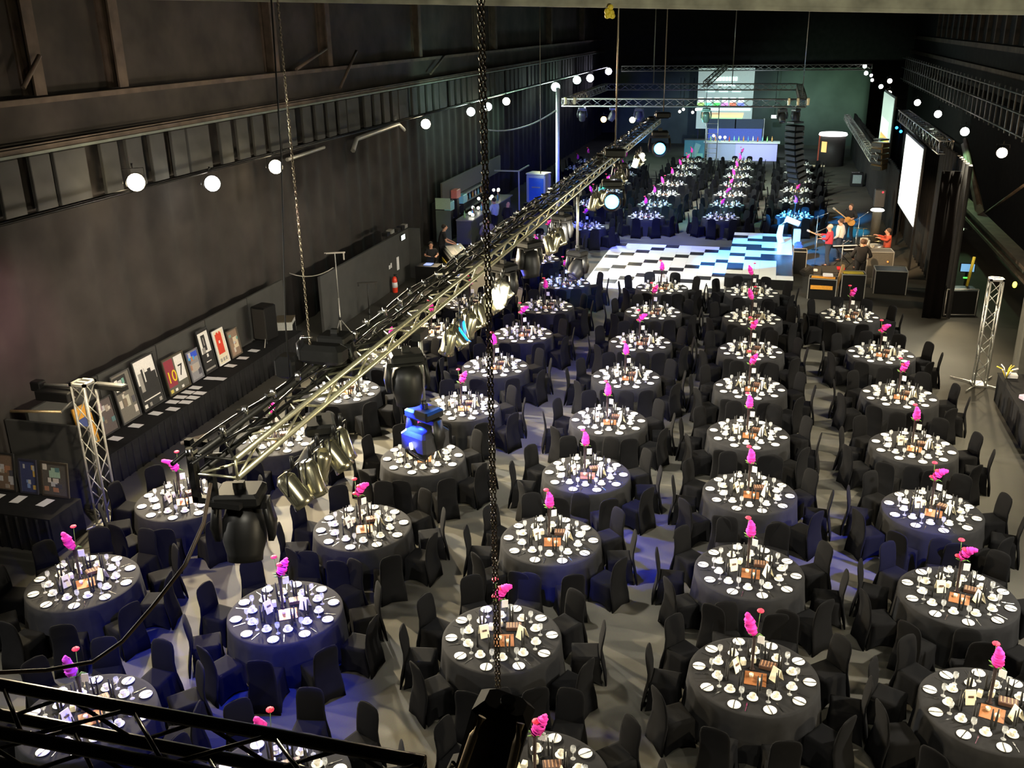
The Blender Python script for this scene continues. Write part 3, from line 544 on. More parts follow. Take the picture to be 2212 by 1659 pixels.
b.box((0, 0, .02), (.07, .03, .04), NAP); PNA = Proto(b.obj('folded_napkin'))
b = MB(); b.bbox((0, 0, .002), (.012, .2, .003), STEEL, .001); b.bbox((0, -.06, .004), (.014, .08, .006), STEEL, .001); PKN = Proto(b.obj('table_knife'))
b = MB(); b.box((0, -.04, .003), (.006, .12, .003), SILVER); b.box((0, .035, .004), (.02, .03, .003), SILVER)
for i in (-1, 0, 1): b.box((i*.007, .065, .004), (.003, .035, .003), SILVER)
PFK = Proto(b.obj('dessert_fork'))
b = MB(); b.box((-.037, 0, .1), (.004, .14, .205), CREAM, Matrix.Rotation(R(20), 3, 'Y')); b.box((.037, 0, .1), (.004, .14, .205), CREAM, Matrix.Rotation(R(-20), 3, 'Y')); b.box((.046, 0, .115), (.004, .07, .03), BROWN, Matrix.Rotation(R(-20), 3, 'Y')); PME = Proto(b.obj('menu_card'))
b = MB(); b.box((0, 0, .004), (.3, .3, .006), COPPER); PMA = Proto(b.obj('amber_mat'))
tcd = empty('tea_light'); b = MB(); b.lathe([(.028, 0), (.032, .05), (.03, .05), (.026, .01)], mat('candle glass', (.8, .7, .5), .1), n=12); b.obj('holder', tcd); b = MB(); b.lathe([(.002, .02), (.009, .035), (.001, .06)], FLAME, n=8); b.obj('flame', tcd); PCD = Proto(tcd)
b = MB(); b.bbox((0, 0, .045), (.09, .065, .09), mat('cream box', (.82, .78, .6), .6, var=.03), .006); PBX = Proto(b.obj('favour_box'))
b = MB(); b.bbox((0, 0, .03), (.24, .15, .06), BROWN, .006)
for i in range(5): b.box((-.09+i*.045, 0, .062), (.012, .13, .004), mat('tan stripe', (.4, .22, .12), .5))
PCB = Proto(b.obj('chocolate_box'))
tn = empty('table_number'); b = MB(); b.box((0, 0, .33), (.1, .006, .13), PAPER); b.obj('card', tn); b = MB(); b.lathe([(.03, 0), (.03, .01), (.004, .02), (.004, .28)], BLACKM, n=8); b.obj('stand', tn); PTN = Proto(tn)
def flowers(kind, pm, hook, nr):
    t = empty('flower_vase'); b = MB(); b.lathe([(.045, 0), (.045, .01), (.02, .03), (.022, .3), (.03, .56), (.028, .58)], mat('dark tall vase', (.03, .02, .02), .15), n=12); b.obj('vase', t)
    b = MB(); pts = [hook(i/9) for i in range(10)]; rr = [.03, .062, .076, .08, .076, .07, .062, .052, .038, .014]; P3 = []; r3 = []
    rg = random.Random(kind)
    for i in range(9):
        for k in range(3): P3.append(Vector(pts[i]).lerp(Vector(pts[i+1]), k/3)+Vector((rg.uniform(-.006, .006), 0, 0))); r3.append((rr[i]+(rr[i+1]-rr[i])*k/3)*rg.uniform(.82, 1.16))
    b.tube(P3, r3, pm, 8); b.obj('plume', t)
    for q in range(nr):
        c = Vector([(-.05, 0, .93), (.02, .0, .78), (-.06, 0, .64)][q]) if kind % 2 == 0 else Vector([(.05, 0, .98), (-.07, 0, .72), (.03, -.02, .66)][q])
        b = MB(); b.ball(c, .052, RED, 10, 6, (1, 1, .45)); b.ball(c+Vector((0, 0, .012)), .015, mat('flower eye', (.25, .02, .05), .7), 6, 4)
        for a in range(9): b.ball(c+Vector((math.cos(a*.7)*.035, math.sin(a*.7)*.045, 0)), .018, RED, 5, 3, (1, 1, .5))
        gb_ = b.obj('gerbera', t); b = MB(); b.tube([c, (c[0]*.5, 0, .58)], .004, LEAF, 4); b.obj('stem', gb_)
    b = MB()
    for a in range(5): b.tube([(0, 0, .56), (math.cos(a*1.3)*.06, math.sin(a*1.3)*.06, .6), (math.cos(a*1.3)*.12, math.sin(a*1.3)*.12, .57+.02*a)], [.006, .016, .003], LEAF, 5)
    b.obj('leaf', t); return t
PF = {'curl right': Proto(flowers(2, PINK, lambda t: (.0+.22*t*t, 0, .58+.34*t-.12*t*t*t), 3)),
      'curl left': Proto(flowers(3, PINK, lambda t: (-.02-.26*t*t*t, 0, .57+.34*t-.06*t*t), 2)),
      'upright': Proto(flowers(4, PINK, lambda t: (.01*math.sin(t*4), 0, .57+.33*t), 1)),
      'lean left': Proto(flowers(5, PINK, lambda t: (-.02-.11*t, 0, .57+.36*t), 1)),
      'lean right': Proto(flowers(6, PINK, lambda t: (.0+.14*t, 0, .57+.32*t), 2)),
      'purple': Proto(flowers(7, PURPLE, lambda t: (-.04-.06*t, 0, .57+.36*t), 2))}
FK = {(0, 0): 'purple', (0, 1): 'lean left', (0, 2): 'curl left', (1, 0): 'lean left', (1, 1): 'lean right', (1, 2): 'curl right', (1, 4): 'lean right', (2, 1): 'curl right', (2, 2): 'upright', (2, 3): 'upright', (2, 4): 'upright', (2, 5): 'upright', (2, 6): 'curl right', (2, 7): 'lean right',
      (3, 1): 'lean left', (3, 2): 'upright', (3, 3): 'upright', (3, 4): 'upright', (3, 5): 'lean right', (3, 6): 'lean right', (4, 1): 'upright', (4, 2): 'curl right', (4, 3): 'curl right', (4, 4): 'upright', (4, 5): 'lean right', (4, 6): 'curl right', (4, 7): 'lean right'}
keyof = {}
for ci, c in enumerate(cols):
    for ri, p in enumerate(c):
        if p: keyof[p] = (ci, ri)
rg = random.Random(11); ZT = .754; IN_VIEW = []
TAB.sort(key=lambda t: math.hypot(t[0], t[1]))
for x, y, tl, isfar in TAB:
    PT.place((x, y, 0), rg.uniform(0, 6), 'round black clothed '+tl, 'table', 'round banquet tables')
    ss = seats(x, y, rg); face = math.atan2(-y, -x)
    near = y < 34
    for a, pn in ss:
        r_ = 1.205+rg.uniform(-.01, .05); put('chair', PCH, (x+r_*math.cos(a), y+r_*math.sin(a), 0), a+PI/2+rg.uniform(-.12, .12), 'black covered chair %s of %s' % (pn, tl), 'chair', 'black covered chairs around the round tables')
        ca, sa = math.cos(a), math.sin(a)
        px, py = x+.76*ca, y+.76*sa; put('plate', PPL, (px, py, ZT), 0, 'white side plate %s on %s' % (pn, tl), 'plate', 'side plates on the round tables')
        put('knife', PKN, (px, py, ZT+.014), a+PI/2+rg.uniform(-.3, .3), 'dark knife across the %s plate on %s' % (pn, tl), 'knife', 'knives lying on the side plates')
        a2 = a+R(12); put('fork', PFK, (x+.72*math.cos(a2), y+.72*math.sin(a2), ZT), a2+PI/2, 'silver dessert fork at %s plate on %s' % (pn, tl), 'fork', 'forks beside the side plates')
        a3 = a+R(18); r3 = .53+rg.uniform(-.02, .02); cx, cy = x+r3*math.cos(a3), y+r3*math.sin(a3)
        put('saucer', PSA, (cx, cy, ZT), 0, 'white saucer %s on %s' % (pn, tl), 'saucer', 'saucers on the round tables')
        put('cup', PCU, (cx, cy, ZT+.009), rg.uniform(0, 6), 'cream coffee cup %s on %s' % (pn, tl), 'cup', 'coffee cups on the round tables')
        a4 = a+R(3)
        put('glass', PGL, (x+.585*math.cos(a4), y+.585*math.sin(a4), ZT), 0, 'stemmed glass at %s place on %s' % (pn, tl), 'glass', 'stemmed glasses on the round tables')
        a5 = a-R(6)+rg.uniform(-.05, .05); r5 = .41
        if pn not in ('left', 'right'): put('nap', PNA, (x+r5*math.cos(a5), y+r5*math.sin(a5), ZT), a5+PI/2+rg.uniform(-.6, .6), 'tall folded black napkin %s on %s' % (pn, tl), 'napkin', 'folded napkins on the round tables')
    def loc(dx, dy): # table coordinates seen from the viewer: dx right, dy away
        return (x-dx*math.sin(face)*1.0-dy*math.cos(face), y+dx*math.cos(face)-dy*math.sin(face), ZT)
    PMA.place(loc(.03, -.09), face, 'amber glass mat in centre of '+tl, 'mat', 'amber mats on the round tables')
    m0 = rg.uniform(-.05, .05)
    PME.place(loc(-.27, .04+m0), face+rg.uniform(.3, 1.2), 'cream folded menu card at left on '+tl, 'card', 'cream menu cards on the round tables')
    PME.place(loc(.31, -.03+m0), face+rg.uniform(1.6, 2.6), 'cream folded menu card at right on '+tl, 'card', 'cream menu cards on the round tables')
    if y < 46:
        PBX.place(loc(-.02, .3), face+rg.uniform(-.4, .4), 'small cream box at the back on '+tl, 'box', 'small cream boxes on the round tables')
        PBX.place(loc(-.16, .21), face+rg.uniform(-.4, .4), 'small cream box near the centre on '+tl, 'box', 'small cream boxes on the round tables')
        PCB.place(loc(.19, .22), face+PI/2+rg.uniform(-.3, .3), 'striped brown chocolate box on '+tl, 'box', 'brown boxes on the round tables')
        PTN.place(loc(.06, .39), face+PI/2+rg.uniform(-.4, .4), 'white number card on thin stand on '+tl, 'sign', 'table number cards')
    for dx, dy, s in ((-.03, -.06, 'left'), (.09, -.15, 'right')):
        v = loc(dx, dy); PCD.place((v[0], v[1], ZT+.006), 0, 'small lit candle %s of centre on %s' % (s, tl), 'candle', 'tea lights on the round tables')
    k = FK.get(keyof.get((x, y)), rg.choice(['upright', 'upright', 'lean left', 'lean right', 'curl right']))
    PF[k].place(loc(-.03, .13), face+PI/2, {'purple': 'purple', 'curl right': 'right curling pink', 'curl left': 'left curling pink', 'upright': 'upright pink', 'lean left': 'left leaning pink', 'lean right': 'right leaning pink'}[k]+' flowers in dark vase on '+tl, 'flowers', 'tall vases on the round tables')
def rest(kind, proto, name, label, cat):
    if not restlist[kind]: return
    b = MB(); srcs = [proto.o] if proto.o.type == 'MESH' else list(proto.o.children)
    for (lx, ly, lz), rz in restlist[kind]:
        c, s = math.cos(rz), math.sin(rz)
        for so in srcs:
            me = so.data; m = me.materials[0]
            b.add([(lx+v.co.x*c-v.co.y*s, ly+v.co.x*s+v.co.y*c, lz+v.co.z) for v in me.vertices], [tuple(p.vertices) for p in me.polygons], m, True)
    tag(b.obj(name), label, cat, kind='stuff')
rest('chair', PCH, 'banquet_chair', 'crowd of black covered chairs around the far tables', 'chairs')
rest('plate', PPL, 'side_plate', 'scattered white side plates on the far tables', 'plates')
rest('saucer', PSA, 'saucer', 'scattered white saucers on the far tables', 'saucers')
rest('cup', PCU, 'coffee_cup', 'scattered cream coffee cups on the far tables', 'cups')
rest('glass', PGL, 'wine_glass', 'scattered stemmed glasses on the far tables', 'glasses')
rest('nap', PNA, 'folded_napkin', 'scattered black folded napkins on the far tables', 'napkins')

# ------------------------------------------------------------------ left side: picture display
b = MB(); b.box((-13.95, 20.3, .37), (.9, 10.2, .74), CLOTH)
for i in range(40): b.cyl((-13.5, 15.4+i*.25, 0), (-13.5, 15.4+i*.25, .72), .03, CLOTH, 6)
tag(b.obj('display_table'), 'long black draped table along left wall under the big pictures', 'table')
b = MB(); b.box((-13.85, 13.75, .37), (2.2, .9, .74), CLOTH)
for i in range(10): b.cyl((-14.9+i*.23, 13.3, 0), (-14.9+i*.23, 13.3, .72), .03, CLOTH, 6)
tag(b.obj('display_table'), 'black draped table at left edge before the truss tower', 'table')
for i in range(5):
    b = MB(); b.bbox((-14.6, 16.3+i*2.25+.02, 1.02), (.08, 2.22, 2.04), FLAT, .01); tag(b.obj('grey_flat'), ['first', 'second', 'third', 'fourth', 'fifth'][i]+' dark grey flat behind the pictures, counted from the truss tower', 'panel')
b = MB(); b.bbox((-14.0, 15.05, .95), (2.0, .08, 1.9), FLAT, .01); tag(b.obj('grey_flat'), 'dark flat behind the three pictures at the left edge', 'panel')
def pm(c): return mat('print %.2f %.2f %.2f' % c, c, .5, var=.08)
def picture(label, p0, p1, z0, h, lean, frame_c, base, patches, nrm, digits=()):
    """p0,p1 floor-plan ends of the lower edge; patches in 0..1 u,v"""
    p0 = Vector((p0[0], p0[1], z0)); p1 = Vector((p1[0], p1[1], z0)); d = (p1-p0); W = d.length; d.normalize(); n = Vector(nrm)
    upv = (Vector((0, 0, 1))-n*lean).normalized(); nn = d.cross(upv).normalized()
    if nn.dot(n) < 0: nn = -nn
    t = thing('framed_picture', label, 'picture')
    P = lambda u, v, o: p0+d*(u*W)+upv*(v*h)+nn*o
    def slab(b, u0, v0, u1, v1, o0, o1, m):
        vs = [P(u, v, o) for o in (o0, o1) for u, v in ((u0, v0), (u1, v0), (u1, v1), (u0, v1))]
        b.add(vs, [(0, 1, 2, 3), (7, 6, 5, 4), (0, 4, 5, 1), (1, 5, 6, 2), (2, 6, 7, 3), (3, 7, 4, 0)], m)
    b = MB(); f = .035/W; g = .035/h; fm = pm(frame_c)
    slab(b, 0, 0, 1, g, 0, .035, fm); slab(b, 0, 1-g, 1, 1, 0, .035, fm); slab(b, 0, g, f, 1-g, 0, .035, fm); slab(b, 1-f, g, 1, 1-g, 0, .035, fm); b.obj('frame', t)
    b = MB(); slab(b, f, g, 1-f, 1-g, .004, .015, pm(base))
    for i, (u0, v0, u1, v1, c) in enumerate(patches): slab(b, u0, v0, u1, v1, .012, .018+.0006*i, pm(c))
    pr_ = b.obj('print', t)
    for txt, u, v, sz, c in digits:
        cu = bpy.data.curves.new('digits', 'FONT'); cu.body = txt; cu.size = sz; cu.extrude = .002; cu.align_x = 'CENTER'
        to = bpy.data.objects.new('digits', cu); COL.objects.link(to); me = bpy.data.meshes.new_from_object(to); bpy.data.objects.remove(to)
        me.materials.clear(); me.materials.append(pm(c)); o = bpy.data.objects.new('shirt_number', me); COL.objects.link(o); o.parent = pr_
        # columns: text x along reading direction as seen from the front
        rd = upv.cross(nn).normalized(); o.matrix_world = Matrix((rd, upv, nn)).transposed().to_4x4(); o.location = P(u, v, .024)
    return t
W_, K_, G_ = (.75, .74, .72), (.02, .02, .02), (.3, .29, .27)
rp = random.Random(5)
def mosaic(n, pal): return [(lambda u, v, a, c_: (u, v, min(.93, u+a), min(.95, v+c_), rp.choice(pal)))(rp.uniform(.06, .8), rp.uniform(.05, .8), rp.uniform(.1, .25), rp.uniform(.08, .18)) for _ in range(n)]
MIX = [(.35, .3, .26), (.2, .16, .12), (.6, .55, .5), (.1, .2, .22), (.4, .2, .12), (.5, .5, .52), (.08, .08, .1), (.15, .35, .3)]
N = (1, 0, 0); X0 = -14.22
picture('orange and blue picture partly behind the left truss tower', (X0, 16.2), (X0, 16.72), .76, .95, .15, (.6, .3, .04), (.75, .36, .04), [(.2, .3, .7, .7, (.05, .08, .25)), (.1, .03, .9, .12, (.3, .4, .4))], N)
picture('dark collage picture first right of the orange picture', (X0, 16.9), (X0, 17.45), .76, .85, .15, K_, (.1, .08, .08), mosaic(10, MIX)+[(.1, .7, .35, .9, (.3, .2, .25))], N)
picture('tall picture with small black photo above a collage', (X0, 17.6), (X0, 18.3), .76, 1.2, .15, (.05, .05, .05), (.16, .15, .13), [(.1, .6, .75, .93, K_), (.15, .65, .3, .88, W_), (.55, .75, .62, .85, W_), (.45, .3, .65, .52, (.5, .48, .4))]+mosaic(9, MIX), N)
picture('largest picture, black and white group photo', (X0, 18.42), (X0, 19.3), .76, 1.28, .15, K_, (.03, .03, .03), [(.08, .5, .92, .96, W_), (.15, .36, .35, .72, G_), (.3, .3, .45, .78, K_), (.42, .34, .6, .7, K_), (.58, .3, .72, .74, K_), (.72, .34, .9, .66, K_), (.38, .52, .43, .82, W_), (.1, .24, .9, .34, K_), (.12, .18, .85, .2, W_), (.08, .05, .2, .12, W_), (.3, .05, .4, .12, G_), (.75, .05, .86, .12, G_)], N)
picture('picture of a maroon and a white sports shirt', (X0, 19.5), (X0, 20.42), .76, .95, .15, (.06, .05, .03), (.1, .1, .08), [(.07, .2, .47, .93, (.25, .03, .05)), (.54, .25, .93, .93, W_), (.08, .05, .2, .14, (.6, .5, .1)), (.3, .05, .4, .12, W_), (.6, .05, .7, .12, W_)], N, [('10', .28, .32, .42, (.8, .6, .02)), ('7', .73, .38, .42, K_)])
picture('picture with bright blue top and grey lower scene', (X0, 20.52), (X0, 21.05), .76, .82, .15, (.15, .15, .17), (.25, .25, .27), [(.1, .75, .9, .93, (.03, .08, .6)), (.1, .68, .6, .8, (.05, .35, .7)), (.15, .3, .85, .55, (.4, .36, .32))]+mosaic(6, MIX), N)
picture('tall black and white portrait poster', (X0, 21.15), (X0, 21.72), .76, 1.2, .15, K_, K_, [(.06, .45, .9, .92, W_), (.3, .5, .62, .86, K_), (.42, .62, .5, .8, G_), (.2, .45, .45, .58, G_), (.45, .35, .58, .42, W_), (.3, .24, .7, .26, W_), (.1, .06, .9, .1, G_)], N)
picture('white framed picture with a red shirt', (X0, 21.85), (X0, 22.38), .76, .98, .15, W_, (.72, .66, .5), [(.22, .3, .78, .88, (.65, .05, .02)), (.35, .84, .5, .92, (.65, .05, .02)), (.6, .84, .72, .92, (.65, .05, .02)), (.42, .6, .55, .68, W_), (.2, .08, .35, .18, G_), (.45, .08, .6, .18, G_), (.68, .08, .82, .18, G_)], N)
picture('brown photo picture at the right end of display', (X0, 22.5), (X0, 23.05), .76, .78, .15, (.1, .08, .06), (.25, .17, .12), [(.45, .3, .85, .7, (.65, .55, .4)), (.2, .1, .4, .5, (.3, .2, .14))]+mosaic(5, MIX), N)
N2 = (0, -1, 0); Y0 = 14.15
picture('collage picture at the left edge, brown and teal', (-14.75, Y0), (-14.2, Y0), .75, .8, .15, K_, (.2, .14, .1), mosaic(12, MIX), N2)
picture('blue and gold collage, middle of three at left edge', (-14.1, Y0), (-13.68, Y0), .75, .72, .15, (.03, .03, .05), (.05, .06, .15), mosaic(8, [(.6, .4, .1), (.2, .3, .6), (.5, .5, .5), (.05, .4, .5)]), N2)
picture('green arched picture, right of three at left edge', (-13.58, Y0), (-12.95, Y0), .75, .72, .15, (.05, .04, .03), (.1, .09, .08), [(.3, .55, .7, .75, (.35, .5, .4)), (.38, .75, .62, .83, (.35, .5, .4))]+mosaic(8, MIX), N2)
b = MB(); b.box((0, 0, .001), (.21, .3, .002), PAPER); P_ = Proto(b.obj('paper_sheet'))
PS_ = [(-14.0, 23.33, 'farthest white sheet, under the brown photo picture'), (-13.98, 22.67, 'second farthest white sheet, below the red shirt picture'), (-13.98, 22.01, 'white sheet below the tall black portrait poster'), (-13.7, 21.0, 'right sheet of the pair below blue topped picture'), (-13.98, 20.98, 'left sheet of the pair below blue topped picture'),
       (-13.98, 20.27, 'farthest left sheet in the cluster of seven'), (-13.98, 19.93, 'second left sheet in the cluster of seven'), (-13.65, 19.94, 'farthest right sheet in the cluster of seven'), (-13.98, 19.58, 'third left sheet in the cluster of seven'), (-13.65, 19.62, 'middle right sheet in the cluster of seven'),
       (-13.98, 19.24, 'nearest left sheet in the cluster of seven'), (-13.65, 19.3, 'nearest right sheet in the cluster of seven'), (-13.7, 18.82, 'sheet just before the cluster, at the table edge'), (-13.95, 18.48, 'sheet below the largest picture'), (-13.95, 17.7, 'sheet below the tall collage picture'), (-13.95, 16.94, 'sheet nearest the left truss tower'),
       (-14.45, 13.85, 'sheet at the left edge of the view'), (-13.95, 13.88, 'middle sheet on the near left table'), (-13.32, 13.88, 'right sheet on the near left table')]
for x, y, l in PS_: P_.place((x, y, .745), PI/2+rg.uniform(-.1, .1) if y > 15 else rg.uniform(-.1, .1), 'white paper '+l.replace('white sheet', 'sheet').replace('sheet', 'sheet', 1), 'paper', 'paper sheets on the display tables')
# speaker, white cabinet, stands, partition
t = thing('loudspeaker', 'tall black loudspeaker beside the white cabinet', 'speaker', (-13.95, 24.0, 0), R(-8)); b = MB(); b.bbox((0, 0, 1.42), (.5, .55, 1.0), BLACK, .03); b.obj('cabinet', t)
b = MB(); b.box((.02, -.28, 1.42), (.42, .01, .9), mat('speaker grille', (.03, .03, .03))); b.obj('grille', t); b = MB(); b.cyl((0, 0, .05), (0, 0, .95), .03, BLACKM); b.box((0, 0, .03), (.5, .5, .04), BLACKM); b.obj('stand', t)
b = MB(); b.tube([(-13.8, 23.7, 1.0), (-13.86, 23.6, .5), (-14.0, 23.5, .1), (-14.1, 23.6, .03)], .015, ALUD); tag(b.obj('speaker_cable'), 'pale cable hanging from the tall black loudspeaker', 'cable')
t = thing('white_cabinet', 'white box cabinet with a dark panel on its side', 'cabinet', (-14.3, 25.6, 0), R(18)); b = MB(); b.bbox((0, 0, .5), (.75, .7, 1.0), mat('white laminate', (.42, .43, .4), .5), .02); b.obj('body', t)
b = MB(); b.box((.38, 0, .52), (.02, .46, .72), BLACK); b.obj('dark_panel', t); b = MB(); b.box((0, 0, 1.01), (.77, .72, .02), mat('brown top', (.1, .08, .05))); b.obj('top', t)
def tripod(label, x, y, h, sp, hz, m=ALUD, bar=True, name='lamp_stand'):
    t = thing(name, label, 'stand', (x, y, 0), .4); b = MB(); b.cyl((0, 0, .25), (0, 0, h*.55), .022, m); b.cyl((0, 0, h*.5), (0, 0, h), .016, m); b.obj('pole', t)
    for k in range(3):
        a = 2*PI*k/3; b = MB(); b.cyl((0, 0, hz), (sp*math.cos(a), sp*math.sin(a), .01), .013, m); b.obj('leg', t)
    b = MB(); b.cyl((0, 0, hz-.05), (0, 0, hz+.05), .04, BLACKM)
    if bar: b.box((0, 0, h), (.62, .04, .04), m); b.box((-.28, 0, h-.05), (.05, .05, .1), BLACKM); b.box((.26, 0, h-.12), (.04, .04, .2), m)
    b.obj('top_bar' if bar else 'collar', t); return t
tripod('tall silver lamp stand with crossbar before the partition', -12.45, 25.9, 3.1, .7, 1.05)
tripod('shorter dark stand right of the tall silver one', -12.0, 27.1, 1.9, .5, .9, DRK)
b = MB(); v = at(720, 578, Y=25.9); u = at(625, 590, Y=25.3); b.tube([u.lerp(v, k/8)+Vector((0, 0, -.18*(1-(k/4-1)**2))) for k in range(9)], .015, ALUD, 5); tag(b.obj('stand_cable'), 'cable drooping from the tall silver stand to the left', 'cable')
b = MB(); b.bbox((-13.65, 31.1, 1.0), (.1, 8.0, 2.0), FLAT, .01); b.box((-13.4, 35.05, 1.0), (.5, .08, 2.0), FLAT); tag(b.obj('partition'), 'long dark grey partition wall with a fire extinguisher', 'partition')
t = thing('exit_sign', 'bright exit sign at the top end of the partition', 'sign'); b = MB(); b.bbox((-13.56, 34.25, 1.8), (.05, .4, .22), BLACKM, .01); b.obj('housing', t); b = MB(); b.box((-13.53, 34.25, 1.8), (.01, .36, .18), lamp_mat('sign face', (.85, 1, .9), 3)); b.obj('face', t)
b = MB(); b.box((-13.59, 33.7, .9), (.02, .2, .5), PAPER); tag(b.obj('notice_board'), 'narrow white notice on the partition under the exit sign', 'notice')
b = MB(); b.box((-13.59, 32.85, .95), (.01, .12, .14), PAPER); b.box((-13.59, 33.02, .98), (.01, .1, .18), PAPER); tag(b.obj('safety_label'), 'pair of small white labels above the fire extinguisher', 'sign')
t = thing('fire_extinguisher', 'red fire extinguisher standing against the partition', 'extinguisher', (-13.4, 32.8, 0)); REDM = mat('red enamel', (.75, .05, .02), .3); b = MB(); b.lathe([(.09, 0), (.1, .03), (.1, .5), (.07, .58), (.03, .62)], REDM, n=14); b.obj('cylinder', t)
b = MB(); b.cyl((0, 0, .6), (0, 0, .68), .02, BLACKM); b.box((.04, 0, .69), (.14, .03, .02), BLACKM); b.tube([(0, 0, .66), (.1, .03, .6), (.12, .03, .3)], .012, BLACK); b.obj('valve', t); b = MB(); b.lathe([(.102, .2), (.102, .4)], PAPER, n=14); b.obj('label', t)
b = MB()
for i in range(5): b.box((-13.75+rg.uniform(-.05, .1), 33.2+i*.42, 2.07+rg.uniform(0, .1)), (.22, .3, .13), [BLACKM, ALUD, DRK][i % 3])
tag(b.obj('coiled_gear'), 'pile of cables and clamps lying on top of partition', 'gear')
# mixing desk
t = thing('mixing_desk', 'sound mixing desk on black cases at the left', 'desk', (-12.1, 36.2, 0), R(-62)); b = MB(); b.bbox((0, 0, .4), (2.2, .8, .78), BLACK, .02); b.obj('case', t)
b = MB(); b.bbox((0, .05, .88), (1.9, .75, .12), mat('desk grey', (.1, .12, .12), .4), .03, Matrix.Rotation(R(10), 3, 'X'))
for i in range(22): b.box((-.85+i*.08, -.1, .93), (.02, .3, .02), ALUD)
for i in range(8): b.box((-.8+i*.22, .25, .99), (.05, .05, .02), lamp_mat('desk led', (.4, .6, 1), 1.5) if i % 3 == 0 else ALUD)
b.obj('console', t); b = MB(); b.box((0, -.42, .45), (1.5, .02, .12), YEL); b.obj('yellow_trim', t)
b = MB(); b.bbox((-12.6, 34.4, .75), (.3, .35, .03), lamp_mat('laptop glow', (.3, .4, .8), .8), .005); b.box((-12.6, 34.62, .88), (.3, .02, .22), BLACK); b.box((-12.6, 34.4, .36), (.9, .6, .72), BLACK); tag(b.obj('laptop_table'), 'black case with a glowing laptop beside the mixing desk', 'table')
t = thing('flight_case', 'open flight case with blue papers before mixing desk', 'case', (-11.3, 33.5, 0)); b = MB(); b.bbox((0, 0, .3), (1.0, .7, .6), BLACK, .02); b.obj('body', t); b = MB()
for sx in (-1, 1): b.box((sx*.49, 0, .61), (.03, .7, .03), ALUD)
for sy in (-1, 1): b.box((0, sy*.34, .61), (1.0, .03, .03), ALUD)
b.obj('edge_trim', t); b = MB(); b.box((.05, 0, .62), (.35, .25, .03), BLUEP); b.obj('contents', t)
# left bar
t = thing('left_bar', 'bar counter at the left with lit bottles', 'bar', (0, 0, 0)); b = MB(); b.bbox((-13.35, 44.8, .55), (.7, 7.0, 1.1), mat('bar front', (.07, .08, .07), .7), .02); b.obj('counter', t); b = MB(); b.box((-13.3, 44.8, 1.12), (.8, 7.1, .05), mat('bar top', (.25, .26, .22), .35)); b.obj('counter_top', t)
b = MB(); b.box((-14.55, 46.9, 2.25), (.08, 10.0, .85), mat('bar header', (.12, .115, .1), .8)); b.obj('header_board', t)
b = MB(); b.box((-14.2, 41.0, 1.9), (.7, .06, .5), mat('panel with painted green spill', (.4, .55, .4), .7)); b.box((-14.2, 41.0, .8), (.7, .06, 1.6), BACKG); b.obj('end_panel', t)  # green light spill painted into the upper panel's colour
b = MB(); b.box((-12.9, 43.0, .75), (.02, 1.3, .1), mat('pale strip', (.7, .75, .55), .4)); b.obj('front_strip', t)
b = MB(); b.box((-14.7, 44.8, .9), (.4, 6.6, 1.8), DRK)
for z in (.9, 1.3, 1.7): b.box((-14.5, 44.8, z), (.3, 6.4, .03), ALUD)
tag(b.obj('back_shelf'), 'dark shelf unit behind the left bar', 'shelf')
BC = [(.3, .6, .2), (.6, .3, .08), (.1, .3, .5), (.7, .65, .5), (.45, .08, .05), (.2, .5, .45)]
for i in range(26):
    c = BC[i % 6]; b = MB(); b.lathe([(.045, 0), (.045, .2), (.016, .26), (.016, .33)], mat('bottle %d' % (i % 6), c, .15), n=8); o = b.obj('bottle'); y = 41.8+i*.24
    o.location = (-13.45+.12*(i % 3), y, 1.145) if i % 2 == 0 else (-14.45, y, 1.315); tag(o, 'bottle standing on the left bar counter' if i % 2 == 0 else 'bottle on the shelf behind left bar', 'bottle', 'bottles on left bar counter' if i % 2 == 0 else 'bottles on the shelf behind left bar')
for i, (x, y, z) in enumerate([(-13.12, 42.0, 1.25), (-13.3, 42.15, 1.3), (-13.5, 43.3, 1.35), (-13.3, 43.5, 1.3), (-13.6, 44.6, 1.55), (-13.3, 45.6, 1.4), (-13.3, 45.9, 1.45), (-13.5, 46.9, 1.6), (-13.3, 47.1, 1.6), (-13.4, 47.4, 1.5)]):
    b = MB(); b.ball((x, y, z), .075, lamp_mat('bar globe', (1, .95, .8), 6)); b.cyl((x, y, 1.145), (x, y, z-.06), .02, BLACKM); tag(b.obj('bar_lamp'), 'small bright globe lamp glowing on the left bar', 'lamp', 'globe lamps on the left bar')
for i, (x, y, c, l) in enumerate([(-14.3, 42.2, (.25, .65, .6), 'turquoise glass rack at the near end of left bar'), (-14.3, 44.2, (.25, .65, .6), 'turquoise glass rack in the middle of left bar'), (-14.3, 43.2, (.7, .2, .12), 'red box standing on shelf behind the left bar')]):
    b = MB(); b.bbox((x, y, 2.0 if i == 2 else 1.6), (.3, .6, .4), mat('rack %d' % i, c, .4), .02); b.box((x, y, .9), (.2, .3, 1.0 if i < 2 else 1.7), DRK); tag(b.obj('bar_rack'), l, 'rack')
b = MB(); b.box((-12.95, 49.9, 1.05), (.07, .07, 2.15), ALUD); b.box((-13.6, 49.9, 2.13), (1.4, .07, .07), ALUD); b.box((-12.95, 51, 2.13), (.07, 2.2, .07), ALUD); tag(b.obj('stall_frame'), 'thin silver goal frame at the end of left bar', 'frame')
t = thing('bottle_fridge', 'blue glass fronted drinks fridge with a cream top', 'fridge', (-11.9, 50.0, .45), R(-12)); b = MB(); b.bbox((0, 0, .8), (1.1, .8, 1.5), mat('fridge grey', (.35, .38, .33), .4), .06); b.obj('body', t)
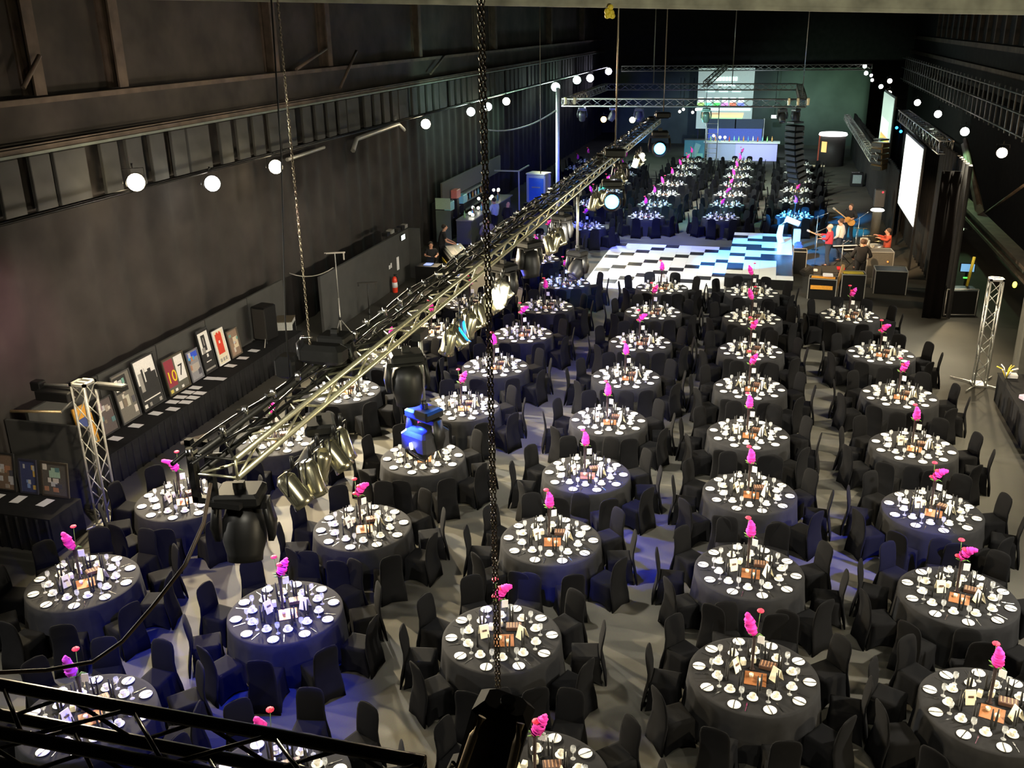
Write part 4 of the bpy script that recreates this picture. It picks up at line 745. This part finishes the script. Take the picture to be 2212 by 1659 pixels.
b = MB(); b.box((.05, -.41, .78), (.85, .02, 1.2), mat('fridge door', (.03, .1, .35), .15, emit=.03, ecol=(.1, .3, .9))); b.box((.05, -.42, .9), (.5, .01, .06), ALU); b.obj('door', t)
b = MB(); b.bbox((0, 0, 1.58), (1.12, .82, .08), mat('cream top', (.75, .72, .45), .5), .02); b.obj('top', t); b = MB(); b.box((0, 0, -.2), (1.3, 1, .48), BLACK); b.obj('plinth', t)

# ------------------------------------------------------------------ people
def skin_mesh(name, verts, edges, radii, m, root=0, sub=1):
    me = bpy.data.meshes.new(name); me.from_pydata(verts, edges, []); o = bpy.data.objects.new(name, me); COL.objects.link(o)
    md = o.modifiers.new('skin', 'SKIN'); md.use_smooth_shade = True
    sv = me.skin_vertices[0].data
    for i, r in enumerate(radii): sv[i].radius = (r, r) if not isinstance(r, tuple) else r; sv[i].use_root = (i == root)
    s_ = o.modifiers.new('sub', 'SUBSURF'); s_.levels = sub; s_.render_levels = sub
    dg = bpy.context.evaluated_depsgraph_get(); dg.update(); out = bpy.data.meshes.new_from_object(o.evaluated_get(dg)); bpy.data.objects.remove(o)
    out.materials.clear(); out.materials.append(m)
    for p in out.polygons: p.use_smooth = True
    return out
def person(label, loc, rz, shirt, trouser, hair, lh=(-.2, .3, 1.05), rh=(.2, .3, 1.05), le=None, re=None, sit=False, head=0.0, stride=.06, lean=0.0, sleeves=True, bald=False, h=1.0, cap=None):
    t = thing('person', label, 'person', loc, rz); t.scale = (h, h, h)
    zp = .5 if sit else .95; by = lean
    V = Vector; hip = V((0, 0, zp)); chest = V((0, by*.6, zp+.38)); neck = V((0, by, zp+.53)); hd = V((0, by+.02+head*.3, zp+.68)); sh = [V((sx*.19, by*.9, zp+.48)) for sx in (-1, 1)]
    hands = [V(lh), V(rh)]; elb = []
    for i, sx in enumerate((-1, 1)):
        e = (le, re)[i]; mid = (sh[i]+hands[i])/2+V((sx*.1, -.1, -.1)); elb.append(V(e) if e else mid)
    if sit: kn = [V((sx*.16, .42, .52)) for sx in (-1, 1)]; an = [V((sx*.17, .45, .1)) for sx in (-1, 1)]
    else: kn = [V((sx*.11, .03+sx*stride*.5, .5)) for sx in (-1, 1)]; an = [V((sx*.13, -.03+sx*stride, .09)) for sx in (-1, 1)]
    vs = [hip, (hip+chest)/2, chest, neck, hd+V((0, 0, -.06)), hd+V((0, .01, .06))]; ed = [(0, 1), (1, 2), (2, 3), (3, 4), (4, 5)]; rr = [(.12, .085), (.125, .09), (.155, .105), .055, .082, .088]
    for i in range(2):
        k = len(vs); d = (hands[i]-elb[i]).normalized(); vs += [sh[i], elb[i], hands[i], hands[i]+d*.07]; ed += [(2, k), (k, k+1), (k+1, k+2), (k+2, k+3)]; rr += [.058, .043, .028, .032]
        sd = d.cross(V((0, 0, 1))); sd = sd.normalized() if sd.length > .1 else V((1, 0, 0)); dn = V((0, 0, -.02))
        for j, (o_, L_) in enumerate([(-.03, .06), (-.01, .075), (.01, .07), (.03, .055)]):
            q = len(vs); base = hands[i]+d*.09+sd*o_; vs += [base, base+d*L_*.5+dn*.5, base+d*L_+dn*2]; ed += [(k+3, q), (q, q+1), (q+1, q+2)]; rr += [.011, .009, .008]
        q = len(vs); vs += [hands[i]+d*.03+sd*.045, hands[i]+d*.07+sd*.065]; ed += [(k+2, q), (q, q+1)]; rr += [.012, .01]
        k = len(vs); vs += [hip+V(((-1, 1)[i]*.1, 0, -.05)), kn[i], an[i], an[i]+V((0, .13, -.05))]; ed += [(0, k), (k, k+1), (k+1, k+2), (k+2, k+3)]; rr += [.09, .062, .042, .038]
    me = skin_mesh('body', vs, ed, rr, SKIN); o = bpy.data.objects.new('body', me); COL.objects.link(o); o.parent = t
    # clothing, each following the body
    v2 = [hip+V((0, 0, -.12)), (hip+chest)/2, chest, chest+V((0, .0, .13))]; e2 = [(0, 1), (1, 2), (2, 3)]; r2 = [(.225, .185), (.2, .165), (.225, .165), (.15, .115)]
    for i in range(2): k = len(v2); en = hands[i]*.9+elb[i]*.1 if sleeves else elb[i]*.8+sh[i]*.2; v2 += [sh[i], (elb[i] if sleeves else (elb[i]+sh[i])/2), en]; e2 += [(2, k), (k, k+1), (k+1, k+2)]; r2 += [.088, .066, .052]
    o = bpy.data.objects.new('shirt', skin_mesh('shirt', v2, e2, r2, shirt)); COL.objects.link(o); o.parent = t
    v3 = [hip+V((0, 0, .12))]; e3 = []; r3 = [(.165, .135)]
    for i in range(2): k = len(v3); v3 += [hip+V(((-1, 1)[i]*.1, 0, -.06)), kn[i], an[i]]; e3 += [(0, k), (k, k+1), (k+1, k+2)]; r3 += [.118, .088, .07]
    o = bpy.data.objects.new('trousers', skin_mesh('trousers', v3, e3, r3, trouser)); COL.objects.link(o); o.parent = t
    b = MB(); c = hd+V((0, -.02, .045))
    if not bald: b.ball(c, .108, hair, 12, 7, (.92, 1.02, .98)); b.obj('hair', t)
    b = MB(); f = hd+V((0, .09, .02)); FS = SKIN
    b.ball(hd+V((0, .035, -.005)), .088, SKIN, 12, 8, (.88, .95, 1.2)); b.ball(f+V((0, .035, -.02)), .018, SKIN, 6, 4, (.8, 1.1, 1.4))
    for sx in (-1, 1): b.ball(f+V((sx*.03, .012, .01)), .011, BLACK, 6, 4); b.ball(hd+V((sx*.082, .02, 0)), .022, SKIN, 6, 4, (.5, .8, 1.3))
    b.box(f+V((0, .01, -.062)), (.045, .012, .01), mat('lips', (.4, .12, .1), .5)); b.obj('face', t)
    if cap: b = MB(); b.lathe([(.115, 0), (.11, .05), (.07, .1), (.002, .115)], cap, hd+V((0, -.01, .05)), 12); b.obj('cap', t)
    for i in range(2): b = MB(); b.bbox(an[i]+V((0, .055, -.05)), (.1, .28, .08), cap or mat('dark shoe', (.03, .02, .015), .4), .02); b.obj('shoe', t)
    return t
GREYH = mat('grey hair', (.5, .46, .42), .8); BRH = mat('brown hair', (.09, .05, .03), .8); DKH = mat('dark hair', (.02, .015, .012), .8)
JEAN = mat('dark jeans', (.03, .045, .08), .85); DKT = mat('black trousers', (.012, .012, .014), .9)
person('person in red shirt and dark jeans singing at front of band', (2.46, 39.95, 0), R(75), mat('red shirt', (.6, .05, .09), .8), JEAN, GREYH, (-.18, .28, 1.2), (.12, .42, 1.3), sleeves=True)
person('person in white shirt and dark jeans beside the red shirted singer', (2.95, 41.3, 0), R(65), mat('white shirt', (.8, .74, .7), .8), JEAN, BRH, (-.25, .15, .95), (.25, .1, .92))
person('person in black playing a guitar behind the white shirted one', (3.55, 44.9, 0), R(150), DKT, DKT, BRH, (-.32, .36, 1.2), (.12, .25, 1.05))
person('person in orange red shirt sitting at the drum kit', (4.85, 41.6, .05), R(95), mat('rust shirt', (.5, .08, .04), .8), DKT, BRH, (-.22, .38, .95), (.22, .4, .98), sit=True)
person('person seated in dark clothes with back turned at keyboard', (3.75, 39.2, .05), R(10), mat('olive shirt', (.06, .05, .035), .85), DKT, BRH, (-.22, .4, .85), (.22, .4, .85), sit=True)
person('person in black standing with back turned before the band', (3.5, 37.3, 0), R(0), DKT, DKT, BRH, (-.28, .22, 1.0), (.3, .25, 1.02))
person('person in grey shirt with back turned beside the mixing desk', (-11.5, 38.9, 0), R(20), mat('mauve grey shirt', (.09, .085, .11), .85), JEAN, BRH, (-.28, .15, 1.0), (.28, .15, .95))
person('person in white shirt standing at the left bar counter', (-12.55, 43.7, 0), R(60), mat('pale blue shirt', (.5, .62, .7), .8), DKT, DKH, (-.2, .3, 1.1), (.2, .3, 1.1), head=.1)
person('bald person in black standing right of the white shirted one', (-11.7, 42.9, 0), R(-30), DKT, DKT, DKH, (-.25, .15, .95), (.25, .15, .95), bald=True)
person('person in black leaning over near end of mixing desk', (-13.0, 37.1, 0), R(-70), DKT, DKT, DKH, (-.2, .5, .98), (.2, .5, .98), lean=.15, sleeves=False)
person('person seated at the glowing laptop by the mixing desk', (-12.95, 35.7, .03), R(-150), DKT, DKT, DKH, (-.15, .38, .8), (.15, .38, .8), sit=True, sleeves=False)
b = MB(); b.lathe([(.2, .45), (.2, .5)], BLACK, (3.75, 39.2, 0)); b.cyl((3.75, 39.2, 0), (3.75, 39.2, .46), .04, BLACKM); tag(b.obj('stool'), 'black stool under the seated keyboard player', 'stool')
b = MB(); b.lathe([(.2, .45), (.2, .5)], BLACK, (4.85, 41.6, 0)); b.cyl((4.85, 41.6, 0), (4.85, 41.6, .46), .04, BLACKM); tag(b.obj('stool'), 'black stool under the drummer', 'stool')
b = MB(); b.lathe([(.2, .45), (.2, .5)], BLACK, (-12.95, 35.7, 0)); b.cyl((-12.95, 35.7, 0), (-12.95, 35.7, .46), .04, BLACKM); tag(b.obj('stool'), 'black stool at the glowing laptop', 'stool')
# instruments
def guitar(label, loc, rot, c):
    t = thing('guitar', label, 'guitar', loc); t.rotation_euler = rot; b = MB(); b.lathe([(.13, -.02), (.14, 0), (.13, .02)], c, (0, 0, 0), 16); b.lathe([(.16, -.02), (.17, 0), (.16, .02)], c, (-.18, 0, 0), 16); b.obj('body', t)
    b = MB(); b.box((.42, 0, .02), (.62, .045, .02), mat('maple', (.6, .4, .18), .4)); b.obj('neck', t); b = MB(); b.box((.78, 0, .02), (.14, .08, .02), mat('headstock', (.5, .5, .45), .4)); b.obj('headstock', t)
guitar('blue headed guitar held by the red shirted singer', (2.3, 40.15, 1.15), (R(80), R(-15), R(150)), mat('blue guitar', (.1, .3, .7), .3))
guitar('sunburst guitar held by the player in black', (3.45, 44.6, 1.1), (R(80), R(-35), R(170)), mat('sunburst', (.7, .35, .08), .3))
t = thing('drum_kit', 'white and chrome drum kit before the black curtain', 'drums', (4.1, 41.8, 0), R(95)); WD = mat('drum shell', (.7, .62, .48), .35)
qy = Matrix.Rotation(R(90), 3, 'X')
b = MB(); b.lathe([(.29, -.2), (.3, -.2), (.3, .2), (.29, .2)], WD, (0, .1, .31), 20, qy); b.obj('bass_drum', t)
for x, y, z, r_ in ((-.2, .1, .72, .16), (.2, .1, .72, .17), (.55, -.4, .4, .21)): b = MB(); b.lathe([(r_, -.12), (r_, .12)], WD, (x, y, z), 18); b.obj('tom', t)
b = MB(); b.lathe([(.18, -.07), (.18, .07)], ALU, (-.35, -.4, .6), 18); b.obj('snare', t)
for x, y, z, r_ in ((-.6, .1, 1.1, .24), (.6, .1, 1.15, .26), (-.7, -.3, .9, .18), (.15, .45, 1.25, .2)): b = MB(); b.lathe([(r_, 0), (.04, .02), (.02, .035)], mat('brass cymbal', (.75, .6, .3), .25, .9), (x, y, z), 20, Matrix.Rotation(R(14), 3, 'Y')); b.cyl((x, y, 0), (x, y, z), .012, SILVER); b.obj('cymbal', t)
for i, (x, y, l) in enumerate([(3.5, 39.9, 'keyboard on stand before the seated player'), (3.1, 40.5, 'second pale keyboard behind the red pedal case')]):
    t = thing('keyboard', l, 'keyboard', (x, y, 0), R(20)); b = MB(); b.bbox((0, 0, .78), (1.1, .3, .08), BLACK, .015); b.obj('case', t); b = MB(); b.box((0, -.06, .825), (1.02, .13, .012), PAPER); b.obj('keys', t)
    b = MB()
    for s_ in (-1, 1): b.cyl((s_*.35, 0, .02), (-s_*.35, 0, .73), .015, BLACKM)
    b.obj('stand', t)
def micstand(l, x, y, h, dx, dy):
    t = thing('microphone_stand', l, 'stand', (x, y, 0)); b = MB(); b.cyl((0, 0, 0), (0, 0, h), .012, ALU); b.lathe([(.15, 0), (.14, .02), (.02, .03)], BLACKM); b.obj('pole', t)
    b = MB(); b.cyl((-dx*.3, -dy*.3, h-.1), (dx, dy, h+.12), .01, ALU); b.obj('boom', t); b = MB(); b.cyl((dx, dy, h+.12), (dx*1.2, dy*1.2, h+.16), .03, SILVER, r2=.02); b.obj('microphone', t)
micstand('microphone stand before the red shirted singer', 2.0, 40.2, 1.45, .35, .05); micstand('microphone stand left of the band at the back', 2.1, 43.2, 1.5, .35, -.1); micstand('microphone stand reaching toward the drum kit', 3.9, 44.3, 1.3, .3, .3)
micstand('microphone stand in front of the seated keyboard player', 2.95, 39.2, 1.2, .15, -.2)
def wedge(l, x, y, rz, s=1):
    t = thing('monitor_speaker', l, 'speaker', (x, y, 0), rz); b = MB(); v = [(-.3*s, -.22*s, 0), (.3*s, -.22*s, 0), (.3*s, .22*s, 0), (-.3*s, .22*s, 0), (-.3*s, -.2*s, .15*s), (.3*s, -.2*s, .15*s), (.3*s, .15*s, .4*s), (-.3*s, .15*s, .4*s)]
    b.add(v, [(3, 2, 1, 0), (4, 5, 6, 7), (0, 1, 5, 4), (1, 2, 6, 5), (2, 3, 7, 6), (3, 0, 4, 7)], mat('worn black box', (.03, .03, .028), .6)); b.obj('cabinet', t)
    b = MB(); b.box((0, -.03*s, .285*s), (.5*s, .02*s, .3*s), mat('speaker grille', (.03, .03, .03)), Matrix.Rotation(R(-55), 3, 'X')); b.obj('grille', t)
for l, x, y, a in [('wedge speaker on floor left of the singer', 1.6, 38.6, -60), ('wedge speaker at the feet of the singer', 2.5, 38.5, 10), ('wedge speaker behind the flight cases', 3.0, 37.2, 5), ('wedge speaker by the drum kit', 4.7, 40.2, 90)]: wedge(l, x, y, R(a), .95)
def case(l, x, y, rz, d, c, lid=None, name='flight_case', z=0):
    t = thing(name, l, 'case', (x, y, z), rz); b = MB(); b.bbox((0, 0, d[2]/2), d, c, .015); b.obj('body', t); b = MB()
    for sx in (-1, 1):
        for sy in (-1, 1): b.box((sx*d[0]/2, sy*d[1]/2, d[2]/2), (.03, .03, d[2]), ALUD)
        b.box((sx*d[0]/2, 0, d[2]), (.03, d[1], .03), ALUD)
    for sy in (-1, 1): b.box((0, sy*d[1]/2, d[2]), (d[0], .03, .03), ALUD)
    b.obj('edge_trim', t)
    if lid: b = MB(); b.box((0, -.02, d[2]+.012), (d[0]*.86, d[1]*.5, .02), lid); b.obj('lid_panel', t)
v = at(1775, 655, z=0)
case('flight case with a wide orange drawer front by the stage', 2.1, 35.2, R(-5), (.95, .5, .75), BLACK, ORANGE); b = MB(); b.box((2.1, 34.93, .45), (.85, .02, .14), ORANGE); tag(b.obj('orange_board'), 'flat orange board leaning on the leftmost flight case', 'board')
b = MB(); b.bbox((2.25, 35.25, .84), (.35, .22, .1), PAPER, .02); tag(b.obj('white_box'), 'white box lying on the orange fronted flight case', 'box')
case('black rack case with yellow strip in the middle of crew area', 3.1, 35.3, R(4), (.8, .6, .95), BLACK, YEL)
case('dark flight case right of the crew, near curtain end', 4.5, 36.6, R(0), (1.1, .8, .85), BLACK); case('large grey amplifier rack beside the drum kit', 4.3, 39.0, R(5), (.95, .7, 1.0), mat('grey rack', (.09, .085, .07), .6))
b = MB()
for z in (.35, .65): b.cyl((4.6, 38.63, z), (4.6, 38.6, z), .03, lamp_mat('orange led', (1, .25, .04), 1.5))
tag(b.obj('rack_light'), 'two orange lights on the grey amplifier rack', 'light')
b = MB(); b.box((2.62, 35.3, .62), (.09, .3, 1.2), mat('tan guitar case', (.5, .3, .1), .5), Matrix.Rotation(R(12), 3, 'Y')); tag(b.obj('guitar_case'), 'tan upright case leaning between two flight cases', 'case')
b = MB(); b.bbox((2.9, 39.7, .06), (.5, .25, .1), mat('red case', (.7, .02, .03), .4), .02); tag(b.obj('pedal_case'), 'small red pedal case on the floor before keyboards', 'case')
b = MB(); b.bbox((2.0, 39.0, .1), (.16, .12, .1), PAPER, .02); tag(b.obj('white_cup'), 'white cup on floor near the singer', 'cup')
b = MB(); b.lathe([(.28, 1.5), (.3, 1.53), (.26, 1.58), (.001, 1.6)], lamp_mat('drum lamp', (1, .98, .85), 2.2), (4.65, 44.8, 0), 16); b.lathe([(.2, 0), (.2, 1.5)], mat('olive drum', (.06, .055, .04), .7), (4.65, 44.8, 0), 14); tag(b.obj('glowing_drum'), 'dark drum column with a glowing white top by the curtain', 'lamp')
t = thing('small_speaker', 'grey speaker with a red light behind the drum kit', 'speaker', (4.9, 47, 0)); b = MB(); b.bbox((0, 0, 1.7), (.45, .45, .8), mat('grey speaker', (.07, .07, .07), .5), .03); b.cyl((0, 0, 0), (0, 0, 1.3), .04, BLACKM); b.obj('cabinet', t); b = MB(); b.ball((.1, -.23, 2.0), .04, lamp_mat('red led', (1, .03, .05), 3)); b.obj('red_light', t)
# dance floor: thin panels, white with black tiles
t = thing('dance_floor', 'white dance floor with black tiles', 'dance floor'); PW = mat('white gloss panel', (.8, .82, .8), .25, var=.02); PB = mat('black gloss panel', (.03, .03, .035), .25)
b = MB(); b.box((-4.0, 38.9, .015), (5.36, 7.9, .03), ALUD); b.obj('base', t)
b = MB(); tw = 5.27/9; tl_ = 7.8/13
for i in range(9):
    for j in range(13): b.box((-6.635+tw*(i+.5), 42.8-tl_*(j+.5), .036), (tw-.006, tl_-.006, .014), PB if (i+j) % 4 == 0 else PW)
b.obj('panels', t)
t = thing('stage', 'low black stage with patterned gloss top beside dance floor', 'stage'); b = MB(); b.box((-.15, 40.2, .19), (2.5, 8.4, .38), BLACK); b.obj('fascia', t)
b = MB(); rs = random.Random(3)
for i in range(4):
    for j in range(14):
        k = rs.random() < (.42 if i < 2 else .6) or j % 3 == 0 and i < 3; b.box((-1.4+.625*(i+.5), 44.4-.6*(j+.5), .39), (.62, .595, .02), PW if k else PB)
b.obj('deck', t)
t = thing('curved_sculpture', 'cyan lit curved white tube standing on the stage', 'sculpture', (.75, 42.6, .4)); b = MB(); b.tube([(-.1, 0, 0), (-.2, 0, .3), (-.15, 0, .7), (.05, 0, 1.0), (.35, 0, .95)], [.16, .14, .12, .11, .1], CHINA, 10); b.obj('arch', t); b = MB(); b.cyl((0, 0, 1.05), (.6, 0, .82), .13, CHINA, 12); b.obj('head', t)
b = MB(); b.bbox((1.28, 42.6, .5), (.3, .25, 1.0), mat('grey plinth', (.4, .37, .36), .7), .02); tag(b.obj('plinth'), 'grey upright plinth right of the cyan sculpture', 'plinth')
b = MB(); b.bbox((1.35, 41.2, .35), (.35, .7, .7), mat('navy cloth', (.05, .07, .16), .9), .08); tag(b.obj('covered_gear'), 'gear under a navy cloth between the stage and band', 'gear')
case('black speaker box beside the stage near corner', 1.35, 38.9, 0, (.5, .6, .9), BLACK, None, 'speaker_box')
# projection screens
def screen(label, x, y0, y1, z0, z1, mk):
    t = thing('projection_screen', label, 'screen'); b = MB(); b.box((x+.06, (y0+y1)/2, (z0+z1)/2), (.08, y1-y0+.16, z1-z0+.16), BLACKM); b.obj('frame', t)
    b = MB(); mk(b, x); b.obj('image', t)
    b = MB()
    for y in (y0+.3, y1-.3): b = MB(); b.box((x+.1, y, z0/2), (.08, .08, z0), BLACKM); b.obj('leg', t)
def m1(b, x): b.box((x, 42.5, 3.28), (.02, 5.4, 2.95), lamp_mat('white image', (.93, 1, .93), 1.25))
screen('large plain white projection screen on the right', 5.5, 39.8, 45.2, 1.8, 4.76, m1)
def m2(b, x):
    b.box((x, 53.9, 4.4), (.02, 5.1, 2.75), lamp_mat('pale image', (.75, 1, .85), .55))
    b.box((x-.015, 54.3, 4.1), (.01, 3.6, .9), lamp_mat('white block', (1, 1, 1), .8))
    for i, c in enumerate([(.85, .5, .15), (.85, .8, .15), (.35, .8, .2), (.15, .6, .9), (.1, .25, .8)]): b.box((x-.02, 53.7, 3.72-i*.15), (.012, 4.2, .15), lamp_mat('stripe %d' % i, c, .9))
screen('projection screen with rainbow stripes farther on the right', 5.5, 51.3, 56.4, 3.0, 5.8, m2)
# far end: menu screen, bar
t = thing('menu_screen', 'bright far screen with coloured menu pictures', 'screen'); b = MB(); b.box((-3.95, 80.1, 3.7), (4.3, .1, 4.6), mat('pale board', (.4, .5, .45), .6, emit=.4, ecol=(.6, .8, .7))); b.obj('board', t); b = MB(); Yf = 80.02
def E_(n, c, s): return lamp_mat(n, c, s)
for i in range(9): b.box((-5.1+i*.24, Yf, 5.2), (.17, .02, .28), E_('menu white', (.8, 1, .95), 2.2))
for i in range(6): b.box((-4.5+i*.24, Yf, 4.75), (.16, .02, .18), E_('menu white', (.8, 1, .95), 2.2))
for i in range(3): b.box((-5.1+i*1.0, Yf, 4.3), (.7, .02, .2), E_('menu pale', (.7, 1, .9), .9))
b.obj('heading', t); b = MB()
for i, c in enumerate([(.5, .9, .2), (.2, .9, .5), (.1, .8, .15), (.8, .3, .8), (.9, .2, .1), (.2, .25, 1)]): b.box((-5.8+i*.62, Yf, 3.25), (.5, .02, .3), E_('swatch %d' % i, c, 1.0)); b.box((-5.8+i*.62, Yf, 3.6), (.42, .02, .35), E_('menu hot', (1, 1, .95), 1.6))
b.obj('swatch_row', t); b = MB(); b.box((-4.0, Yf, 2.9), (4.1, .02, .16), E_('menu white', (.8, 1, .95), 2.2))
for i, c in enumerate([(.95, .6, .3), (.95, .9, .3), (.4, .9, .4), (.3, .9, .8)]): b.box((-4.1, Yf-.005*i, 2.55-i*.18), (3.3-.1*i, .02, .18), E_('fade %d' % i, c, 1.0))
b.obj('colour_panel', t); b = MB(); b.box((-5.9, 80.1, .7), (.1, .1, 1.4), BLACKM); b.obj('leg', t); b = MB(); b.box((-2.0, 80.1, .7), (.1, .1, 1.4), BLACKM); b.obj('leg', t)
t = thing('far_bar', 'far bar counter with a lavender front', 'bar'); b = MB(); b.bbox((-1.15, 72.3, .62), (2.9, .8, 1.24), mat('lavender front', (.42, .4, .75), .6), .02); b.bbox((-3.6, 72.3, .62), (2.0, .8, 1.24), mat('grey blue front', (.3, .34, .42), .6), .02); b.obj('counter', t)
b = MB(); b.box((-2.2, 72.3, 1.28), (5.3, .95, .08), mat('pale counter top', (.6, .66, .55), .4)); b.obj('counter_top', t)
b = MB(); b.box((-2.9, 77, 2.1), (4.2, .1, .7), mat('navy board', (.03, .05, .08), .6)); b.box((-2.9, 77, 1.3), (4.0, .3, .9), mat('shelf with painted blue light', (.1, .15, .6), .5))  # blue light of the shelf is put into its colour
for x in (-5.0, -2.9, -.8): b.box((x, 77, 1.25), (.08, .1, 2.5), ALUD)
tag(b.obj('back_bar_shelf'), 'shelving with painted blue light behind the far bar', 'shelf')
b = MB(); b.box((-5.5, 72.2, .75), (1.5, .1, 1.25), mat('teal art', (.05, .22, .24), .5)); b.box((-5.4, 72.13, .7), (.4, .02, .9), mat('teal art pale', (.2, .4, .38), .5), Matrix.Rotation(R(20), 3, 'Y')); b.box((-5.5, 72.2, 1.42), (1.6, .16, .08), PALE); b.box((-5.5, 72.14, .32), (1.2, .02, .25), mat('teal art green', (.2, .5, .38), .5)); tag(b.obj('poster_board'), 'teal artwork board at the left end of far bar', 'artwork')
for i in range(14):
    b = MB(); b.lathe([(.05, 0), (.05, .22), (.02, .28), (.02, .36)], mat('bottle %d' % (i % 6), (1, 1, 1)), n=8); o = b.obj('bottle'); o.location = (-4.4+i*.33, 72.2+.15*(i % 2), 1.325); tag(o, 'bottle standing on the far bar counter', 'bottle', 'bottles on the far bar counter')
for i, (x, z, y) in enumerate([(-4.2, 1.7, 72.2), (-3.75, 1.6, 72.2), (-3.4, 1.6, 72.2), (-6.5, 1.95+1.6, 70), (-6.25, 3.7, 70), (-5.6, 3.5, 70), (-5.35, 3.7, 70), (-4.7, 3.55, 70)]):
    b = MB(); b.ball((x, y, z), .1, lamp_mat('bar globe', (1, .95, .8), 6)); b.cyl((x, y, z), (x, y, (5.8 if i > 2 else 1.3)), .02, BLACKM); tag(b.obj('bar_lamp'), 'small glowing lamp %s' % ('standing on the far bar counter' if i < 3 else 'hanging before the far menu screen'), 'lamp', 'lamps on far bar' if i < 3 else 'lamps hanging before the menu screen')
t = thing('exit_sign', 'small white exit sign on the far backdrop', 'sign'); b = MB(); v = at(1673, 252, Y=79); b.bbox(v, (.55, .08, .3), BLACKM, .02); b.obj('housing', t); b = MB(); b.box(v+Vector((0, -.05, 0)), (.48, .01, .24), lamp_mat('sign face', (.85, 1, .9), 3)); b.obj('face', t)
b = MB(); b.cyl((v.x, 79, v.z), (v.x, 79, 6), .02, BLACKM); tag(b.obj('sign_hanger'), 'thin rod holding the far exit sign', 'rod')
t = thing('ladder', 'tall pale ladder standing before the far bar', 'ladder'); b = MB()
for x in (-4.55, -3.75): b = MB(); b.cyl((x, 69, .02), (x, 69, 4.0), .035, ALU); b.obj('rail', t)
b = MB()
for i in range(12): b.cyl((-4.55, 69, .2+i*.33), (-3.75, 69, .2+i*.33), .018, ALUD)
b.obj('rung', t); b = MB(); b.box((-4.15, 69, .03), (1.2, .8, .05), PALE); b.obj('foot_board', t)
t = thing('round_kiosk', 'dark round kiosk with glowing white top and red trim', 'kiosk', (3.9, 70.5, 0)); b = MB(); b.lathe([(.85, 0), (.85, 2.0)], mat('kiosk wall', (.035, .03, .028), .6), n=24); b.obj('wall', t)
b = MB(); b.lathe([(.9, 2.0), (.95, 2.05), (.9, 2.18), (.001, 2.2)], lamp_mat('kiosk top', (1, .98, .95), 2.5), n=24); b.obj('glowing_top', t); b = MB(); b.box((-.86, -.15, 1.0), (.1, .12, 2.0), mat('red trim', (.4, .06, .02), .5)); b.obj('red_trim', t); b = MB(); b.box((-.55, -.66, 1.3), (.4, .04, .7), lamp_mat('amber panel', (1, .6, .2), .9), Matrix.Rotation(R(-40), 3, 'Z')); b.obj('amber_panel', t)
b = MB(); b.box((2.9, 69.6, .06), (1.2, .12, .1), mat('cream kerb', (.6, .5, .35), .6)); b.box((3.3, 70, .06), (.1, .9, .1), mat('cream kerb', (1, 1, 1))); tag(b.obj('floor_kerb'), 'cream kerb strip on the floor beside the round kiosk', 'kerb')
b = MB(); b.bbox((5.0, 61.5, .4), (.7, .6, .8), BLACK, .02); b.box((5, 61.19, .45), (.5, .01, .5), mat('grey monitor face', (.2, .25, .24), .4)); tag(b.obj('floor_monitor'), 'black floor box along the aisle left of the curtain', 'box')
# right side: control corner, buffet table
t = thing('control_desk', 'dark control trolley with a blue monitor at right', 'desk', (6.4, 34.0, 0), R(10)); b = MB(); b.bbox((0, 0, .45), (1.1, .7, .9), BLACK, .02); b.obj('case', t)
b = MB(); b.cyl((-.5, -.36, .05), (-.5, -.36, .95), .02, ALUD); b.cyl((.5, -.36, .05), (.5, -.36, .95), .02, ALUD); b.cyl((-.5, -.36, .95), (.5, -.36, .95), .02, ALUD); b.cyl((-.5, -.36, .08), (.5, -.36, .08), .02, ALUD); b.obj('frame', t)
b = MB(); b.cyl((.35, .3, .9), (.45, .3, 1.9), .05, YEL); b.obj('yellow_pole', t)
v = at(2090, 578, Y=36.0); b = MB(); b.bbox(v, (.5, .06, .33), BLACK, .01); b.cyl((v.x, v.y+.04, 0), (v.x, v.y+.04, v.z), .04, BLACKM); b.box(v+Vector((0, -.04, 0)), (.44, .01, .27), lamp_mat('blue monitor', (.2, .45, .75), .9)); tag(b.obj('blue_monitor'), 'small blue lit monitor above the control trolley', 'monitor')
v = at(2086, 600, Y=35.4); b = MB(); b.box(v, (.16, .02, .05), lamp_mat('green led', (.1, .9, .1), 1.5)); b.cyl((v.x, v.y+.03, 0), (v.x, v.y+.03, v.z), .02, BLACKM); tag(b.obj('green_display'), 'tiny green display under the blue monitor', 'display')
t = thing('buffet_table', 'long black draped table at the right edge', 'table'); b = MB(); b.box((6.7, 23.3, .37), (1.2, 5.0, .74), CLOTH); b.obj('tablecloth', t); b = MB(); b.box((6.7, 23.3, .745), (1.24, 5.04, .02), CLOTH); b.obj('top', t)
for i, (x, y) in enumerate([(6.1, 25.5), (6.35, 24.6), (6.1, 23.9), (6.5, 23.5), (6.1, 22.9), (6.25, 22.2), (6.1, 21.5)]):
    c = [PAPER, CREAM, mat('lilac paper', (.6, .5, .7), .6)][i % 3]; b = MB(); b.bbox((0, 0, .05), (.26, .2, .1), c, .01); o = b.obj('gift_box'); o.location = (x+.25, y, .757); o.rotation_euler[2] = i; tag(o, 'small pale gift box on the draped table at right edge', 'box', 'gift boxes on the right edge table')
PF['upright'].place((6.7, 25.0, .757), 0, 'upright pink flowers in vase on the right edge table', 'flowers')
b = MB()
for k in range(8): b.tube([(6.2, 25.4, .757), (6.2+.12*math.cos(k), 25.4+.12*math.sin(k), 1.0), (6.2+.25*math.cos(k), 25.4+.25*math.sin(k), 1.05)], .015, YEL if k % 2 else PAPER, 5)
tag(b.obj('ribbon_bow'), 'white and gold ribbon bow on the right edge table', 'ribbon')
